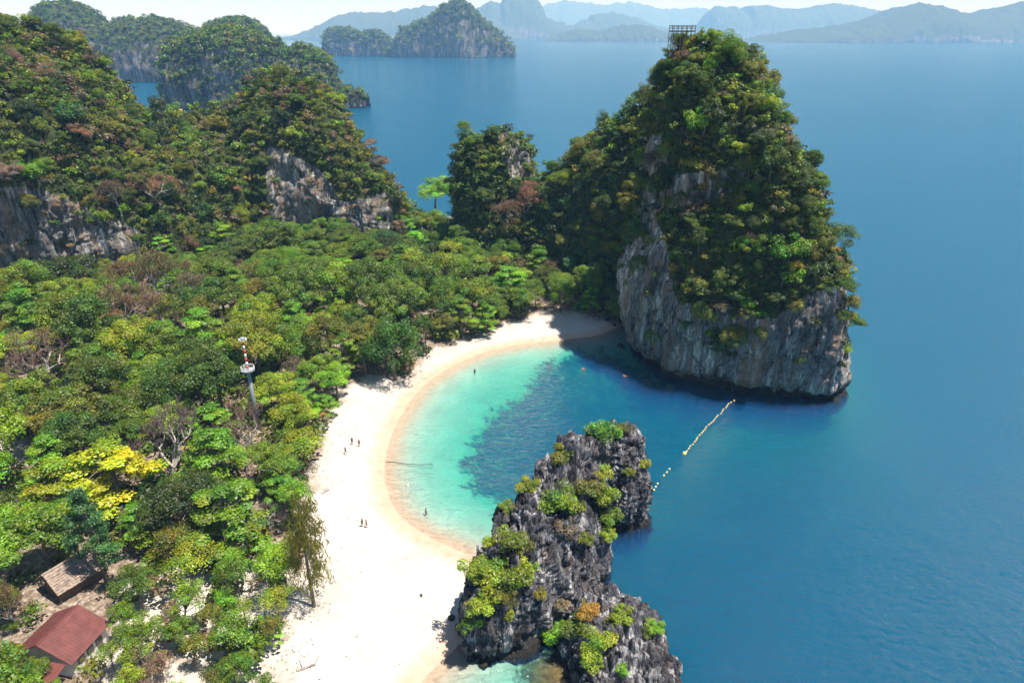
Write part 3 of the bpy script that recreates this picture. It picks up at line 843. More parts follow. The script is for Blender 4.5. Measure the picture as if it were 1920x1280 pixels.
def proto(kind, seed):
    """returns dict trunk=mesh, crown=mesh, R, top"""
    rng = np.random.RandomState(seed)
    mbuf = MB()
    if kind == 'round':
        R, Hh = 6.0, 12.5
        cc, rc = crown_clumps(rng, 58, R, 8.0, 0.72, rin=0.4, cr=(0.16, 0.30))
        V, F, C = clumps_to_leaves(cc, rc, 150, 0.37, 0.24, rng, flat=0.62, tint_amp=0.25)
        limbs(mbuf, rng, (0, 0, 8.5), cc[rng.choice(len(cc), 12, False)], 0.34)
    elif kind == 'tier':
        R, Hh = 6.0, 12.0
        cc, rc = [], []
        for lvl, (z, rr, m) in enumerate(((5.0, 5.4, 12), (7.2, 5.0, 12), (9.2, 3.9, 9), (10.9, 2.4, 5), (12.0, 0.8, 2))):
            for q in range(m):
                a = rng.uniform(0, 2 * np.pi); r = rr * math.sqrt(rng.uniform(0.15, 1))
                cc.append((r * math.cos(a), r * math.sin(a), z + rng.normal() * 0.35 - 0.1 * r)); rc.append(rng.uniform(1.2, 2.0))
        cc, rc = np.array(cc), np.array(rc)
        V, F, C = clumps_to_leaves(cc, rc, 170, 0.46, 0.28, rng, flat=0.30, upb=0.2, fill=(0.1, 1.0), upn=1.6)
        limbs(mbuf, rng, (0, 0, 11), cc[rng.choice(len(cc), 16, False)], 0.30, lean=0.3)
    elif kind == 'airy':
        R, Hh = 5.0, 10.5
        cc, rc = crown_clumps(rng, 26, R, 7.0, 0.62, lo=-0.2, rin=0.4, cr=(0.2, 0.34))
        V, F, C = clumps_to_leaves(cc, rc, 95, 0.32, 0.19, rng, flat=0.6, tint_amp=0.28, fill=(0.2, 1.1))
        limbs(mbuf, rng, (0, 0, 7.0), cc, 0.22, 5, lean=0.9)
    elif kind == 'dense':
        R, Hh = 6.5, 13.0
        cc, rc = crown_clumps(rng, 80, R, 7.4, 0.9, lo=-0.6, rin=0.5, cr=(0.15, 0.28))
        V, F, C = clumps_to_leaves(cc, rc, 130, 0.34, 0.19, rng, flat=0.85, tint_amp=0.16)
        limbs(mbuf, rng, (0, 0, 8), cc[rng.choice(len(cc), 10, False)], 0.36)
    elif kind == 'feather':
        R, Hh = 4.4, 17.0
        cc = []
        for q in range(80):
            z = rng.uniform(3.0, 16.5); rr = 4.4 * (1 - 0.6 * (z / 17.0)) * math.sqrt(rng.uniform(0.1, 1)); a = rng.uniform(0, 2 * np.pi)
            cc.append((rr * math.cos(a), rr * math.sin(a), z))
        cc = np.array(cc)
        Vs, Fs, Cs, off = [], [], [], 0
        for c in cc:
            n = 26
            p = c + rng.normal(size=(n, 3)) * np.array([0.55, 0.55, 0.6])
            V, F = leaf_quads(p, unit(rng.normal(size=(n, 3)) * np.array([1, 1, 0.3])), 1.3, 0.14, rng, droop=1.2)
            k = (1 + 0.2 * rng.normal()) * np.ones((len(V), 3))
            Vs.append(V); Fs.append(F + off); Cs.append(k.clip(0.5, 1.6)); off += len(V)
        V, F, C = np.concatenate(Vs), np.concatenate(Fs), np.concatenate(Cs)
        limbs(mbuf, rng, (0.2, 0, 16.5), cc[rng.choice(len(cc), 26, False)], 0.26, 6, lean=0.25)
    elif kind in ('bare', 'twiggy'):
        R, Hh = 6.0, 11.0
        ends = []
        tw = MB()
        def grow(p, dv, ln, r, lev):
            bend = p + dv * ln * 0.55 + rng.normal(size=3) * ln * 0.07
            e = p + dv * ln + rng.normal(size=3) * ln * 0.09
            (mbuf if lev < 4 else tw).tube([p, bend, e], [r, r * 0.85, r * 0.66], 5 if lev < 2 else 3, cap=False)
            if lev == 7:
                ends.append(e); return
            n = 3 if lev in (0, 1, 3, 4) else 2
            for q in range(n):
                nd = unit(dv * 0.75 + rdir(1, rng, 0.35)[0] * (0.95 if lev < 3 else 0.8) + np.array([0, 0, 0.12]))
                grow(e, nd, ln * rng.uniform(0.64, 0.82), max(r * 0.62, 0.036), lev + 1)
        grow(np.array([0, 0, -0.5]), unit(np.array([0.1, 0.05, 1.0])), 3.6, 0.36, 0)
        V = np.array(tw.v); F = np.array([f for f in tw.f]); C = np.ones((len(V), 3)) * rng.uniform(0.8, 1.2, (len(V), 1))
        if kind == 'twiggy':
            E_ = np.array(ends)
            p = np.repeat(E_, 3, 0) + rng.normal(size=(len(E_) * 3, 3)) * 0.28
            V2, F2 = leaf_quads(p, rdir(len(p), rng, 0.6), 0.36, 0.16, rng)
            k = rng.uniform(0.7, 1.5, len(p))
            C2 = np.repeat(np.stack([k * 1.1, k, k * 0.8], -1), 4, 0)
            F = np.concatenate([F, F2 + len(V)]); V = np.concatenate([V, V2]); C = np.concatenate([C, C2])
        R = float(np.percentile(np.hypot(V[:, 0], V[:, 1]), 97)); Hh = float(V[:, 2].max())
    elif kind == 'bush':
        R, Hh = 2.6, 3.6
        cc, rc = crown_clumps(rng, 22, R, 1.5, 0.8, lo=-0.5, rin=0.25, cr=(0.2, 0.38))
        V, F, C = clumps_to_leaves(cc, rc, 80, 0.30, 0.18, rng, tint_amp=0.24)
        limbs(mbuf, rng, (0, 0, 1.5), cc[:6], 0.14, 4, base=(0, 0, -1.0), lean=0.2)
    elif kind == 'scrub':
        R, Hh = 2.4, 3.0
        cc, rc = crown_clumps(rng, 11, R, 1.2, 0.75, lo=-0.4, rin=0.2, cr=(0.24, 0.44))
        V, F, C = clumps_to_leaves(cc, rc, 13, 0.60, 0.40, rng, tint_amp=0.24)
        return dict(V=V, F=F, C=C)
    elif kind == 'tiny':
        cc, rc = crown_clumps(rng, 5, 3.2, 1.4, 0.7, lo=-0.3, rin=0.2, cr=(0.5, 0.6))
        V, F, C = clumps_to_leaves(cc, rc, 12, 1.25, 0.9, rng, tint_amp=0.2)
        return dict(V=V, F=F, C=C)
    bark = M['bark_pale'] if kind in ('bare', 'twiggy') else M['bark']
    d = dict(R=R, H=Hh, kind=kind)
    if kind == 'bush':
        k0 = len(V)
        bv = np.array(mbuf.v); quads = np.array([f for f in mbuf.f if len(f) == 4])
        me = np_mesh('bush', np.concatenate([V, bv]), np.concatenate([F, quads + k0]), [M['leaf'], bark], col=np.concatenate([C, np.ones((len(bv), 3))]), mi=np.concatenate([np.zeros(len(F)), np.ones(len(quads))]))
        d['crown'] = me
    else:
        d['crown'] = np_mesh('crown', V, F, M['leaf'], col=C)
        d['trunk'] = mbuf.mesh('trunk', bark)
    return d
PROTO = {k: [proto(k, 100 + 7 * q + hash_) for q in range(n)] for hash_, (k, n) in enumerate((('round', 4), ('tier', 3), ('airy', 3), ('dense', 2), ('feather', 1), ('bare', 2), ('twiggy', 3), ('bush', 5), ('scrub', 6), ('tiny', 4)))}

COLS = {   # leaf albedo
    'dark green': (0.040, 0.072, 0.009), 'deep green': (0.080, 0.145, 0.010), 'mid green': (0.135, 0.225, 0.010), 'bright green': (0.17, 0.33, 0.012),
    'yellow green': (0.235, 0.315, 0.012), 'golden yellow': (0.50, 0.48, 0.012), 'olive green': (0.16, 0.172, 0.014), 'blue green': (0.045, 0.14, 0.035),
    'dry brown': (0.20, 0.15, 0.085), 'pinkish brown': (0.27, 0.175, 0.135), 'grey brown': (0.18, 0.13, 0.10), 'purple grey': (0.20, 0.14, 0.14), 'ochre': (0.36, 0.24, 0.02),
}
def jitter_col(c, rng, a=0.14):
    k = 1 + a * rng.normal(); y = 1 + 0.10 * rng.normal()
    return (max(0.01, c[0] * k * y), max(0.01, c[1] * k), max(0.004, c[2] * k), 1.0)
TREES = []       # (root, px, py, description) for labels
def place_tree(name, kind, x, y, width, color, rng, z=None, label=None, cat='tree', group='trees of the lowland forest', hscale=None, var=None, desc=None, tint=0.12):
    pr = PROTO[kind][rng.randint(len(PROTO[kind])) if var is None else var]
    z = float(zground(x, y)) if z is None else z
    s_ = width / (2 * pr['R'])
    hz = s_ * (hscale or rng.uniform(0.85, 1.15))
    r = empty(name, (float(x), float(y), z), rng.uniform(0, 6.28))
    t = obj('trunk', pr['trunk'], r); c = obj('crown', pr['crown'], r)
    for q in (t, c): q.scale = (s_, s_, hz)
    c.color = jitter_col(COLS[color], rng, tint)
    tag(r, label, cat, group)
    pxx, pyy, w = proj(np.array([x, y, z + pr['H'] * hz * 0.75]))
    TREES.append([r, float(pxx), float(pyy), desc or (color, kind), label])
    return r
def crown_at(px, py, hz):
    """ground point under a crown whose middle (hz above ground) shows at px, py"""
    g = G(px, py, hz + 2.5)
    return g
rng = np.random.RandomState(11)
KEY = []
def key(px, py, wpx, kind, color, label, h=None, var=None, cat='tree', name='broadleaf_tree', tint=0.04):
    """px, py = middle of the crown in the photograph, wpx its width there"""
    pr = PROTO[kind][0 if var is None else var % len(PROTO[kind])]
    g = G(px, py, 9)
    wdt = 0
    for it in range(3):
        z0 = float(zground(*g))
        dist = g[1] * CP + (H - z0 - 6) * SP
        wdt = wpx / 1280 * dist
        hgt = (h if h is not None else pr['H'] * wdt / (2 * pr['R']))
        g = G(px, py, z0 + hgt * 0.66)
    hs = hgt / pr['H']
    KEY.append((g[0], g[1], wdt / 2))
    s_ = wdt / (2 * pr['R'])
    return place_tree(name, kind, g[0], g[1], wdt, color, rng, label=label, hscale=hs / s_, var=0 if var is None else var % len(PROTO[kind]), cat=cat, tint=tint)
key(110, 505, 120, 'round', 'dark green', 'big dark green round tree at the foot of the left cliff', 14)
key(735, 640, 135, 'dense', 'deep green', 'big dense green tree bulging over the beach, casting shade on the sand', 16)
key(62, 665, 150, 'bare', 'pinkish brown', 'bare umbrella shaped tree with pale limbs at the left edge', 17, name='bare_tree')
key(305, 815, 175, 'bare', 'purple grey', 'leafless tree with pale forked trunk left of the striped mast', 18, 1, name='bare_tree')
key(448, 800, 120, 'bare', 'pinkish brown', 'leafless pale branched tree just below the striped mast', 15, name='bare_tree')
key(205, 880, 190, 'tier', 'golden yellow', 'large tiered tree with golden yellow top near the left edge', 13, 0)
key(110, 905, 150, 'tier', 'yellow green', 'yellow green tiered tree left of the golden topped one', 12, 1)
key(352, 935, 170, 'dense', 'dark green', 'dark fuzzy round tree in front of the forked bare tree', 12, 1)
key(558, 830, 120, 'airy', 'yellow green', 'yellow green tree leaning over the sand at the middle of the beach', 9)
key(568, 1005, 105, 'feather', 'olive green', 'tall feathery brownish casuarina on the edge of the sand', 20, name='casuarina_tree')
key(500, 955, 95, 'bare', 'purple grey', 'leafless purple grey shrub beside the casuarina', 6.5, 1, name='bare_tree')
key(130, 770, 170, 'round', 'olive green', 'broad olive tree below the bare umbrella tree', 13, 1)
key(80, 985, 160, 'round', 'mid green', 'wide green tree above the thatched hut', 13, 2)
key(20, 1010, 130, 'round', 'bright green', 'green tree cut by the left edge above the thatched hut', 12, 3)
key(165, 985, 95, 'tier', 'blue green', 'slim tall blue green tree whose bare trunk passes the thatched hut', 17, 2)
key(435, 1180, 130, 'airy', 'mid green', 'thin crowned tree standing on the open sand near the casuarina', 9, 1)
key(350, 1125, 95, 'airy', 'bright green', 'bright green open crowned tree on the sandy clearing', 9, 2)
key(520, 1120, 90, 'airy', 'yellow green', 'sparse yellowish tree at the root of the casuarina', 7, 0)
key(250, 1090, 80, 'round', 'deep green', 'compact green tree just right of the thatched hut', 8, 0)
key(228, 1150, 62, 'round', 'mid green', 'small rounded tree just right of the red roofed house', 7, 2)
key(15, 1120, 100, 'twiggy', 'dry brown', 'dry brown twiggy tree left of the red roof', 9, 0)
key(-5, 1240, 90, 'round', 'olive green', 'olive bush like tree in the bottom left corner', 7, 3)
key(375, 535, 95, 'twiggy', 'dry brown', 'tall dry brown tree standing out mid forest', 14, 1, name='dry_tree')
key(820, 365, 74, 'round', 'bright green', 'bright green tree alone in the gap left of the rock pinnacle', 19, 3)
key(795, 412, 58, 'round', 'mid green', 'green tree at the foot of the lone bright tree in the gap', 11, 0)
key(848, 425, 56, 'dense', 'deep green', 'dense green tree at the left foot of the rock pinnacle', 11, 1)
key(765, 425, 50, 'airy', 'olive green', 'olive tree at the right end of the left hill', 9, 1)
key(205, 1222, 62, 'airy', 'mid green', 'thin green tree beside the wall of the red roofed house', 6, 0)
key(48, 1262, 78, 'round', 'mid green', 'leafy green tree hiding the porch of the house', 5.5, 1)
key(520, 445, 95, 'round', 'deep green', 'tall deep green tree at the foot of the second cliff', 17, 1)
key(955, 525, 90, 'tier', 'bright green', 'bright green tiered tree near the far end of the beach', 12, 1)
key(330, 1010, 110, 'airy', 'olive green', 'loose olive tree below the dark fuzzy tree', 8, 0)
key(440, 1060, 95, 'airy', 'bright green', 'small green tree on pale sand left of the casuarina', 8, 2)
key(95, 1290, 60, 'airy', 'mid green', 'small green tree in front of the house porch', 3.5, 1)

# ------------------------------------------------------------------ the rest of the lowland forest
def zone_kind(px, py, r):
    u = r.rand()
    if py < 470:
        pool = [('round', 'deep green', 4), ('round', 'mid green', 4), ('tier', 'bright green', 1.5), ('dense', 'dark green', 2), ('round', 'blue green', 1), ('twiggy', 'dry brown', 0.5)]
    elif px < 560 and py < 660:
        pool = [('round', 'mid green', 2.5), ('round', 'yellow green', 2), ('twiggy', 'dry brown', 1.8), ('airy', 'olive green', 2), ('tier', 'bright green', 2), ('twiggy', 'pinkish brown', 0.7), ('round', 'deep green', 1.8), ('dense', 'mid green', 1.2)]
    elif px >= 560 and py < 660:
        pool = [('round', 'mid green', 4), ('dense', 'mid green', 2), ('tier', 'bright green', 2), ('round', 'deep green', 2.5), ('airy', 'yellow green', 1.2), ('round', 'olive green', 1), ('twiggy', 'dry brown', 0.5), ('tier', 'mid green', 1.2)]
    elif py < 900:
        pool = [('round', 'mid green', 3), ('tier', 'bright green', 3), ('round', 'yellow green', 2), ('round', 'deep green', 2), ('airy', 'olive green', 1.2), ('twiggy', 'grey brown', 0.6), ('dense', 'deep green', 1.0), ('round', 'bright green', 1.0)]
    else:
        pool = [('round', 'mid green', 3), ('tier', 'mid green', 2), ('airy', 'bright green', 2.2), ('airy', 'olive green', 1.6), ('twiggy', 'dry brown', 0.6), ('airy', 'yellow green', 1.5)]
    w = np.array([p[2] for p in pool]); k = np.searchsorted(np.cumsum(w / w.sum()), u)
    return pool[min(k, len(pool) - 1)][:2]
rf = np.random.RandomState(5)
placed = [(k[0], k[1], k[2] * 0.8) for k in KEY]
cand = np.stack([rf.uniform(-205, 45, 26000), rf.uniform(38, 285, 26000)], -1)
sdc = sdf(cand[:, 0], cand[:, 1], FOREST)
zc_ = zground(cand[:, 0], cand[:, 1])
cpx, cpy, cw = proj(np.stack([cand[:, 0], cand[:, 1], zc_ + 7], -1))
# cliff line: nothing beyond the foot of the massif
cliffY = np.interp(cpx, mp[:, 0], [G(a, b, 8)[1] for a, b in zip(mp[:, 0], mp[:, 1])])
ok = (sdc > 0.5) & (cpx > -110) & (cpx < 1175) & (cpy > 380) & (cpy < 1400)
ok &= ~((cpx < 790) & (cand[:, 1] > cliffY - 1))
ok &= ~((cpx > 835) & (cand[:, 1] > 240))
HOUSE = G(125, 1200, 4); HUT = G(140, 1085, 4)
SANDY = [(190, 1600), (235, 1150), (300, 1060), (420, 1040), (560, 1100), (560, 1600)]
forest_pts = []
for k in np.nonzero(ok)[0]:
    x, y = cand[k]
    px, py = cpx[k], cpy[k]
    r = rf.uniform(3.6, 6.2)
    if sdc[k] < 7: r = rf.uniform(2.6, 4.0)
    if py < 500: r = rf.uniform(3.8, 5.4)
    if py < 540 and px < 270: r = rf.uniform(2.8, 3.8)
    if in_poly(np.array(px), np.array(py), SANDY):
        if rf.rand() < 0.3: continue
        r = rf.uniform(1.6, 3.0)
    if math.hypot(x - HOUSE[0], y - HOUSE[1]) < 9.5 + r * 0.4 or math.hypot(x - HUT[0], y - HUT[1]) < 7.5 + r * 0.9: continue
    # keep the views of the house, hut and mast open
    if 40 < px < 235 and 1125 < py < 1420: continue
    if 70 < px < 210 and 1040 < py < 1220: continue
    if 432 < px < 506 and 700 < py < 860: continue
    if any(a < px < b and c < py < d for a, b, c, d in ((225, 395, 800, 935), (-20, 140, 655, 765), (395, 505, 790, 885), (455, 550, 940, 1015))): continue
    dmin = 0.52 if (px > 200 and py > 1040) else 0.70
    if any((x - a) ** 2 + (y - b) ** 2 < ((r + c) * dmin) ** 2 for a, b, c in placed): continue
    placed.append((x, y, r)); forest_pts.append((x, y, r, px, py))
    if len(forest_pts) >= 325: break
for x, y, r, px, py in forest_pts:
    kd, cl = zone_kind(px, py, rf)
    if in_poly(np.array(px), np.array(py), SANDY): kd, cl = [('airy', 'bright green'), ('airy', 'olive green'), ('airy', 'mid green'), ('airy', 'yellow green'), ('twiggy', 'pinkish brown'), ('round', 'mid green')][rf.randint(6)]
    nm = 'dry_tree' if kd == 'twiggy' else 'broadleaf_tree'
    fr_ = 1.3
    sd = float(sdf(np.array([x]), np.array([y]), FOREST)[0])
    place_tree(nm, kd, x, y, 2 * r * fr_, cl, rf, hscale=rf.uniform(0.72, 1.38) * (0.72 if py < 520 else 1.0 if r > 3 else 1.1))


# ------------------------------------------------------------------ shrubs on the rocks
def surf_sample(key, n, r):
    P, N, wrap = SURF[key]
    F = grid_faces(P.shape[0], P.shape[1], wrap)
    V = P.reshape(-1, 3); Nn = N.reshape(-1, 3)
    A = np.linalg.norm(np.cross(V[F[:, 2]] - V[F[:, 0]], V[F[:, 3]] - V[F[:, 1]]), axis=1)
    idx = np.searchsorted(np.cumsum(A) / A.sum(), r.rand(n)).clip(0, len(F) - 1)
    w = r.dirichlet(np.ones(4), n)
    p = (V[F[idx]] * w[..., None]).sum(1); nn = unit((Nn[F[idx]] * w[..., None]).sum(1))
    return p, nn
def poisson(p, r, prio=None):
    """greedy disc thinning on a hash grid"""
    cell = r.max() * 2
    grid = {}
    keep = []
    for i in range(len(p)):
        k = tuple((p[i] // cell).astype(int)); good = True
        for a in (-1, 0, 1):
            for b in (-1, 0, 1):
                for c in (-1, 0, 1):
                    for j in grid.get((k[0] + a, k[1] + b, k[2] + c), ()):
                        if np.dot(p[i] - p[j], p[i] - p[j]) < (0.5 * (r[i] + r[j]) * 1.05) ** 2:
                            good = False; break
                    if not good: break
                if not good: break
            if not good: break
        if good:
            grid.setdefault(k, []).append(i); keep.append(i)
    return np.array(keep, int)
BUSHCOL = [('olive green', 4.2), ('mid green', 2.2), ('deep green', 4.2), ('yellow green', 1.1), ('dry brown', 0.45), ('grey brown', 0.6), ('bright green', 0.5), ('ochre', 0.2), ('dark green', 2.4)]
PALE = {'spur': [('deep green', 3.5), ('dark green', 3), ('mid green', 2.5), ('olive green', 2), ('blue green', 1.2), ('yellow green', 0.5)], 'pinnacle': [('deep green', 3), ('dark green', 2), ('mid green', 3), ('olive green', 1)]}
def pick(pool, r):
    w = np.array([p[1] for p in pool]); return pool[min(int(np.searchsorted(np.cumsum(w / w.sum()), r.rand())), len(pool) - 1)][0]
rb = np.random.RandomState(21)
spots = []       # dicts
for key_, n, rr in (('tower', 14000, (1.2, 2.7)), ('massif', 28000, (1.3, 3.0)), ('spur', 9000, (1.5, 3.1)), ('pinnacle', 4500, (1.4, 2.6))):
    p, nn = surf_sample(key_, n, rb)
    px, py, w = proj(p)
    prob = np.ones(n)
    prob = np.where(nn[:, 2] < -0.15, 0.05, prob)
    for poly, pr_ in ROCKZ[key_]:
        prob = np.where(in_poly(px, py, poly), np.minimum(prob, pr_), prob)
    if key_ == 'tower':
        back = nn[:, 1] > 0.1
        prob = np.where(p[:, 2] < 20, np.minimum(prob, 0.02 if True else 1), prob)
        prob = np.where(back & (p[:, 2] < 26), 0.0, prob)
    if key_ == 'tower': prob = np.where((px > 1240) & (px < 1305) & (py < 78), 0, prob)   # cleared round the viewing platform
    # bare rock ribs show through here and there
    rib = fbm(p * np.array([1, 1, 0.5]) / 7.0 + 40, 3)
    prob = np.where((nn[:, 2] < 0.35) & (rib > 0.27), prob * 0.2, prob)
    prob = np.where(p[:, 2] < 3.0, 0, prob)
    sel = rb.rand(n) < prob
    p, nn = p[sel], nn[sel]
    r_ = np.clip(0.5 * (rr[0] + rr[1]) * np.exp(0.42 * rb.normal(size=len(p))), 0.7, 4.4)
    kp = poisson(p, r_ * 1.1)
    for i in kp:
        # patches of one colour
        cn = perlin(p[i][None] / 14.0 + 60)[0] + 0.35 * rb.normal()
        pool = PALE.get(key_, BUSHCOL)
        c = pick(pool, rb)
        if key_ in ('massif',) and cn > 0.35: c = ['dry brown', 'grey brown', 'olive green'][rb.randint(3)]
        elif key_ in ('massif', 'tower') and cn < -0.4: c = ['deep green', 'mid green', 'dark green'][rb.randint(3)]
        spots.append(dict(p=p[i], n=nn[i], r=r_[i], c=c, where=key_))
# which of them the camera sees: rays against the terrain
bpy.context.view_layer.update()
dg = bpy.context.evaluated_depsgraph_get()
from mathutils.bvhtree import BVHTree
bvhs, SURFK = [], list(SURF.keys())
for k_, (P, N, wrap) in SURF.items():
    F = grid_faces(P.shape[0], P.shape[1], wrap)
    bvhs.append(BVHTree.FromPolygons(P.reshape(-1, 3).tolist(), F.tolist()))
camv = Vector((0, 0, H))
def seen(q):
    v = Vector(q) - camv; L = v.length; v.normalize()
    for b in bvhs:
        h = b.ray_cast(camv, v, L - 1.0)
        if h[0] is not None: return False
    return True
for s_ in spots:
    q = s_['p'] + s_['n'] * s_['r'] * 0.5 + np.array([0, 0, s_['r'] * 0.6])
    px, py, w = proj(q)
    s_['px'], s_['py'], s_['w'] = float(px), float(py), float(w)
    s_['vis'] = bool(-20 < px < 1940 and -20 < py < 1300 and seen(q))
    s_['size'] = s_['r'] / w if s_['vis'] else 0.0
    s_['near'] = s_['vis'] or seen(q + np.array([0, 0, 4.0]))
order = sorted(range(len(spots)), key=lambda i: -spots[i]['size'])
IND = set(order[:300])
print('spots', len(spots), 'visible', sum(s_['vis'] for s_ in spots))
def merge_scrub(name, items, parent, kinds='scrub', label=None):
    Vs, Fs, Cs, off = [], [], [], 0
    base = np.array(parent.location) if parent is not None else np.zeros(3)
    for (p, n, r, c) in items:
        pr = PROTO[kinds][rb.randint(len(PROTO[kinds]))]
        a = rb.uniform(0, 6.28); ca, sa = math.cos(a), math.sin(a)
        k = r / (2.4 if kinds == 'scrub' else 3.2)
        V = pr['V'] * k * np.array([1, 1, rb.uniform(0.85, 1.25)])
        V = np.stack([V[:, 0] * ca - V[:, 1] * sa, V[:, 0] * sa + V[:, 1] * ca, V[:, 2]], -1) + (p - base) + n * r * 0.25
        Vs.append(V); Fs.append(pr['F'] + off); off += len(V)
        Cs.append(pr['C'] * np.array(jitter_col(COLS[c], rb)[:3]))
    if not Vs: return None
    me = np_mesh(name, np.concatenate(Vs), np.concatenate(Fs), M['leaf'], col=np.concatenate(Cs))
    o = obj(name, me, parent); o['kind'] = 'stuff'
    if label: o['label'] = label
    return o
BUSH = []
for i in order[:300]:
    s_ = spots[i]
    kd_ = ['bush', 'round', 'dense', 'round', 'airy'][rb.randint(5)] if s_['r'] > 2.1 else 'bush'
    pr = PROTO[kd_][rb.randint(len(PROTO[kd_]))]
    k = s_['r'] / pr['R'] * 1.15
    q = s_['p'] + s_['n'] * s_['r'] * 0.22 - np.array([0, 0, 0 if kd_ == 'bush' else 4.6 * k])
    o = obj('cliff_bush', pr['crown'], None, tuple(float(v) for v in q))
    o.scale = (k, k, k * (rb.uniform(0.9, 1.4) if kd_ == 'bush' else rb.uniform(0.9, 1.15))); o.rotation_euler = (rb.normal() * 0.12, rb.normal() * 0.12, rb.uniform(0, 6.28))
    o.color = jitter_col(COLS[s_['c']], rb)
    BUSH.append([o, s_])
for key_, par, lab in (('tower', None, 'dense scrub covering the upper face of the tall tower'), ('massif', None, 'thick jungle scrub covering the left limestone hill'), ('spur', None, 'dark woodland on the spur left of the tall tower'), ('pinnacle', None, 'trees and creepers cloaking the rock pinnacle in the gap')):
    items = [(s_['p'], s_['n'], s_['r'] * 1.12, s_['c']) for i, s_ in enumerate(spots) if i not in IND and s_['where'] == key_ and s_['near']]
    # small filler plants between the bushes
    p, nn = surf_sample(key_, 5200 if key_ == 'massif' else 1800, rb)
    px, py, w = proj(p)
    ok = (p[:, 2] > 4) & (nn[:, 2] > -0.1)
    for poly, pr_ in ROCKZ[key_]:
        ok &= ~(in_poly(px, py, poly) & (rb.rand(len(p)) > pr_ * 0.8))
    if key_ == 'tower': ok &= (p[:, 2] > 22)
    if key_ == 'massif': ok &= (rb.rand(len(p)) < 0.8)
    rib = fbm(p * np.array([1, 1, 0.5]) / 7.0 + 40, 3)
    ok &= ~((nn[:, 2] < 0.35) & (rib > 0.27))
    for a, b in zip(p[ok], nn[ok]):
        if not seen(a + b * 0.8 + np.array([0, 0, 1.5])): continue
        items.append((a, b, rb.uniform(0.7, 1.5), pick(PALE.get(key_, BUSHCOL), rb)))
    o = merge_scrub('hillside_scrub', items, par, 'scrub', lab)
    o['category'] = 'scrub'
    print(key_, len(items))
# low undergrowth hiding the forest floor
items, items2 = [], []
cand2 = np.stack([rf.uniform(-205, 45, 9000), rf.uniform(45, 285, 9000)], -1)
sd2 = sdf(cand2[:, 0], cand2[:, 1], FOREST); z2 = zground(cand2[:, 0], cand2[:, 1])
p2x, p2y, _ = proj(np.stack([cand2[:, 0], cand2[:, 1], z2], -1))
sandy2 = in_poly(p2x, p2y, SANDY) | in_poly(p2x, p2y, [(-60, 880), (-40, 790), (110, 800), (120, 880)])
sel = (sd2 > 1.2) & (p2x > -60) & (p2x < 1180) & (p2y > 400) & (p2y < 1330) & (~sandy2 | (rf.rand(9000) < 0.6))
for (x, y), z in list(zip(cand2[sel], z2[sel]))[:2800]:
    if math.hypot(x - HOUSE[0], y - HOUSE[1]) < 8 or math.hypot(x - HUT[0], y - HUT[1]) < 6: continue
    (items2 if in_poly(*proj(np.array([x, y, z]))[:2], SANDY) or proj(np.array([x, y, z]))[1] > 1020 else items).append((np.array([x, y, z]), np.array([0, 0, rf.uniform(0.2, 1.6)]), rf.uniform(1.0, 3.2), ['deep green', 'mid green', 'olive green', 'dry brown', 'dark green'][rf.randint(5)]))
o = merge_scrub('undergrowth', items2, None, 'scrub', 'low green and dry shrubs on the sand around the house'); o['category'] = 'undergrowth'
o = merge_scrub('undergrowth', items, None, 'tiny', 'low undergrowth filling the gaps between the forest trees'); o['category'] = 'undergrowth'
# canopies of the far islands
for o, P, N, Y in FAR:
    nm = 'tmp'; SURF[nm] = (P, N, False)
    n = 1800 if Y < 1500 else 900
    p, nn = surf_sample(nm, n * 2, rb)
    near = (nn[:, 1] < 0.4) & (p[:, 2] > 5) & (rb.rand(len(p)) < np.clip(0.10 + 1.5 * (nn[:, 2] - 0.05), 0.05, 1))
    r_ = np.where(rb.rand(len(p)) < 0.3, 5.0, 3.2) * (1 if Y < 1500 else 2.0)
    its = [(a, b, r, ['deep green', 'mid green', 'olive green', 'dark green', 'mid green'][rb.randint(5)]) for a, b, r in zip(p[near], nn[near], r_[near])][:n]
    merge_scrub('canopy', its, o, 'tiny')


# ------------------------------------------------------------------ shrubs that can be told apart, found on the rock they grow from
def hit(px, py, names=None):
    a = (px - 960) / 1280; b = (640 - py) / 1280
    dv = Vector((a, CP + b * SP, b * CP - SP)).normalized()
    best = None
    for k_, bv in zip(SURFK, bvhs):
        if names and k_ not in names: continue
        h = bv.ray_cast(camv, dv)
        if h[0] is not None and (best is None or h[3] < best[1]): best = (np.array(h[0]), h[3], np.array(h[1]))
    return best
ri = np.random.RandomState(8)
def pinned(px, py, wpx, color, label, names, name='rock_shrub', cat='shrub', group=None, stretch=1.0, var=None, sink=0.3):
    """shrub whose middle shows at px, py, rooted on the rock just below"""
    h = hit(px, py + wpx * 0.18, names) or hit(px, py + wpx * 0.5, names) or hit(px + wpx * 0.3, py + wpx * 0.4, names) or hit(px - wpx * 0.3, py + wpx * 0.4, names)
    if h is None:
        print('no rock under', px, py); return None
    w = proj(h[0])[2]
    r = wpx / 1280 * w / 2
    pr = PROTO['bush'][ri.randint(len(PROTO['bush'])) if var is None else var]
    k = r / pr['R']
    o = obj(name, pr['crown'], None, tuple(float(v) for v in h[0] + np.array([0, -r * 0.15, -r * sink])))
    o.scale = (k, k, k * stretch); o.rotation_euler = (0, 0, ri.uniform(0, 6.28))
    o.color = jitter_col(COLS[color], ri, 0.1)
    return tag(o, label, cat, group)
IS = ('islet', 'islet_pin', 'islet_low')
GI = 'shrubs growing on the near islet'
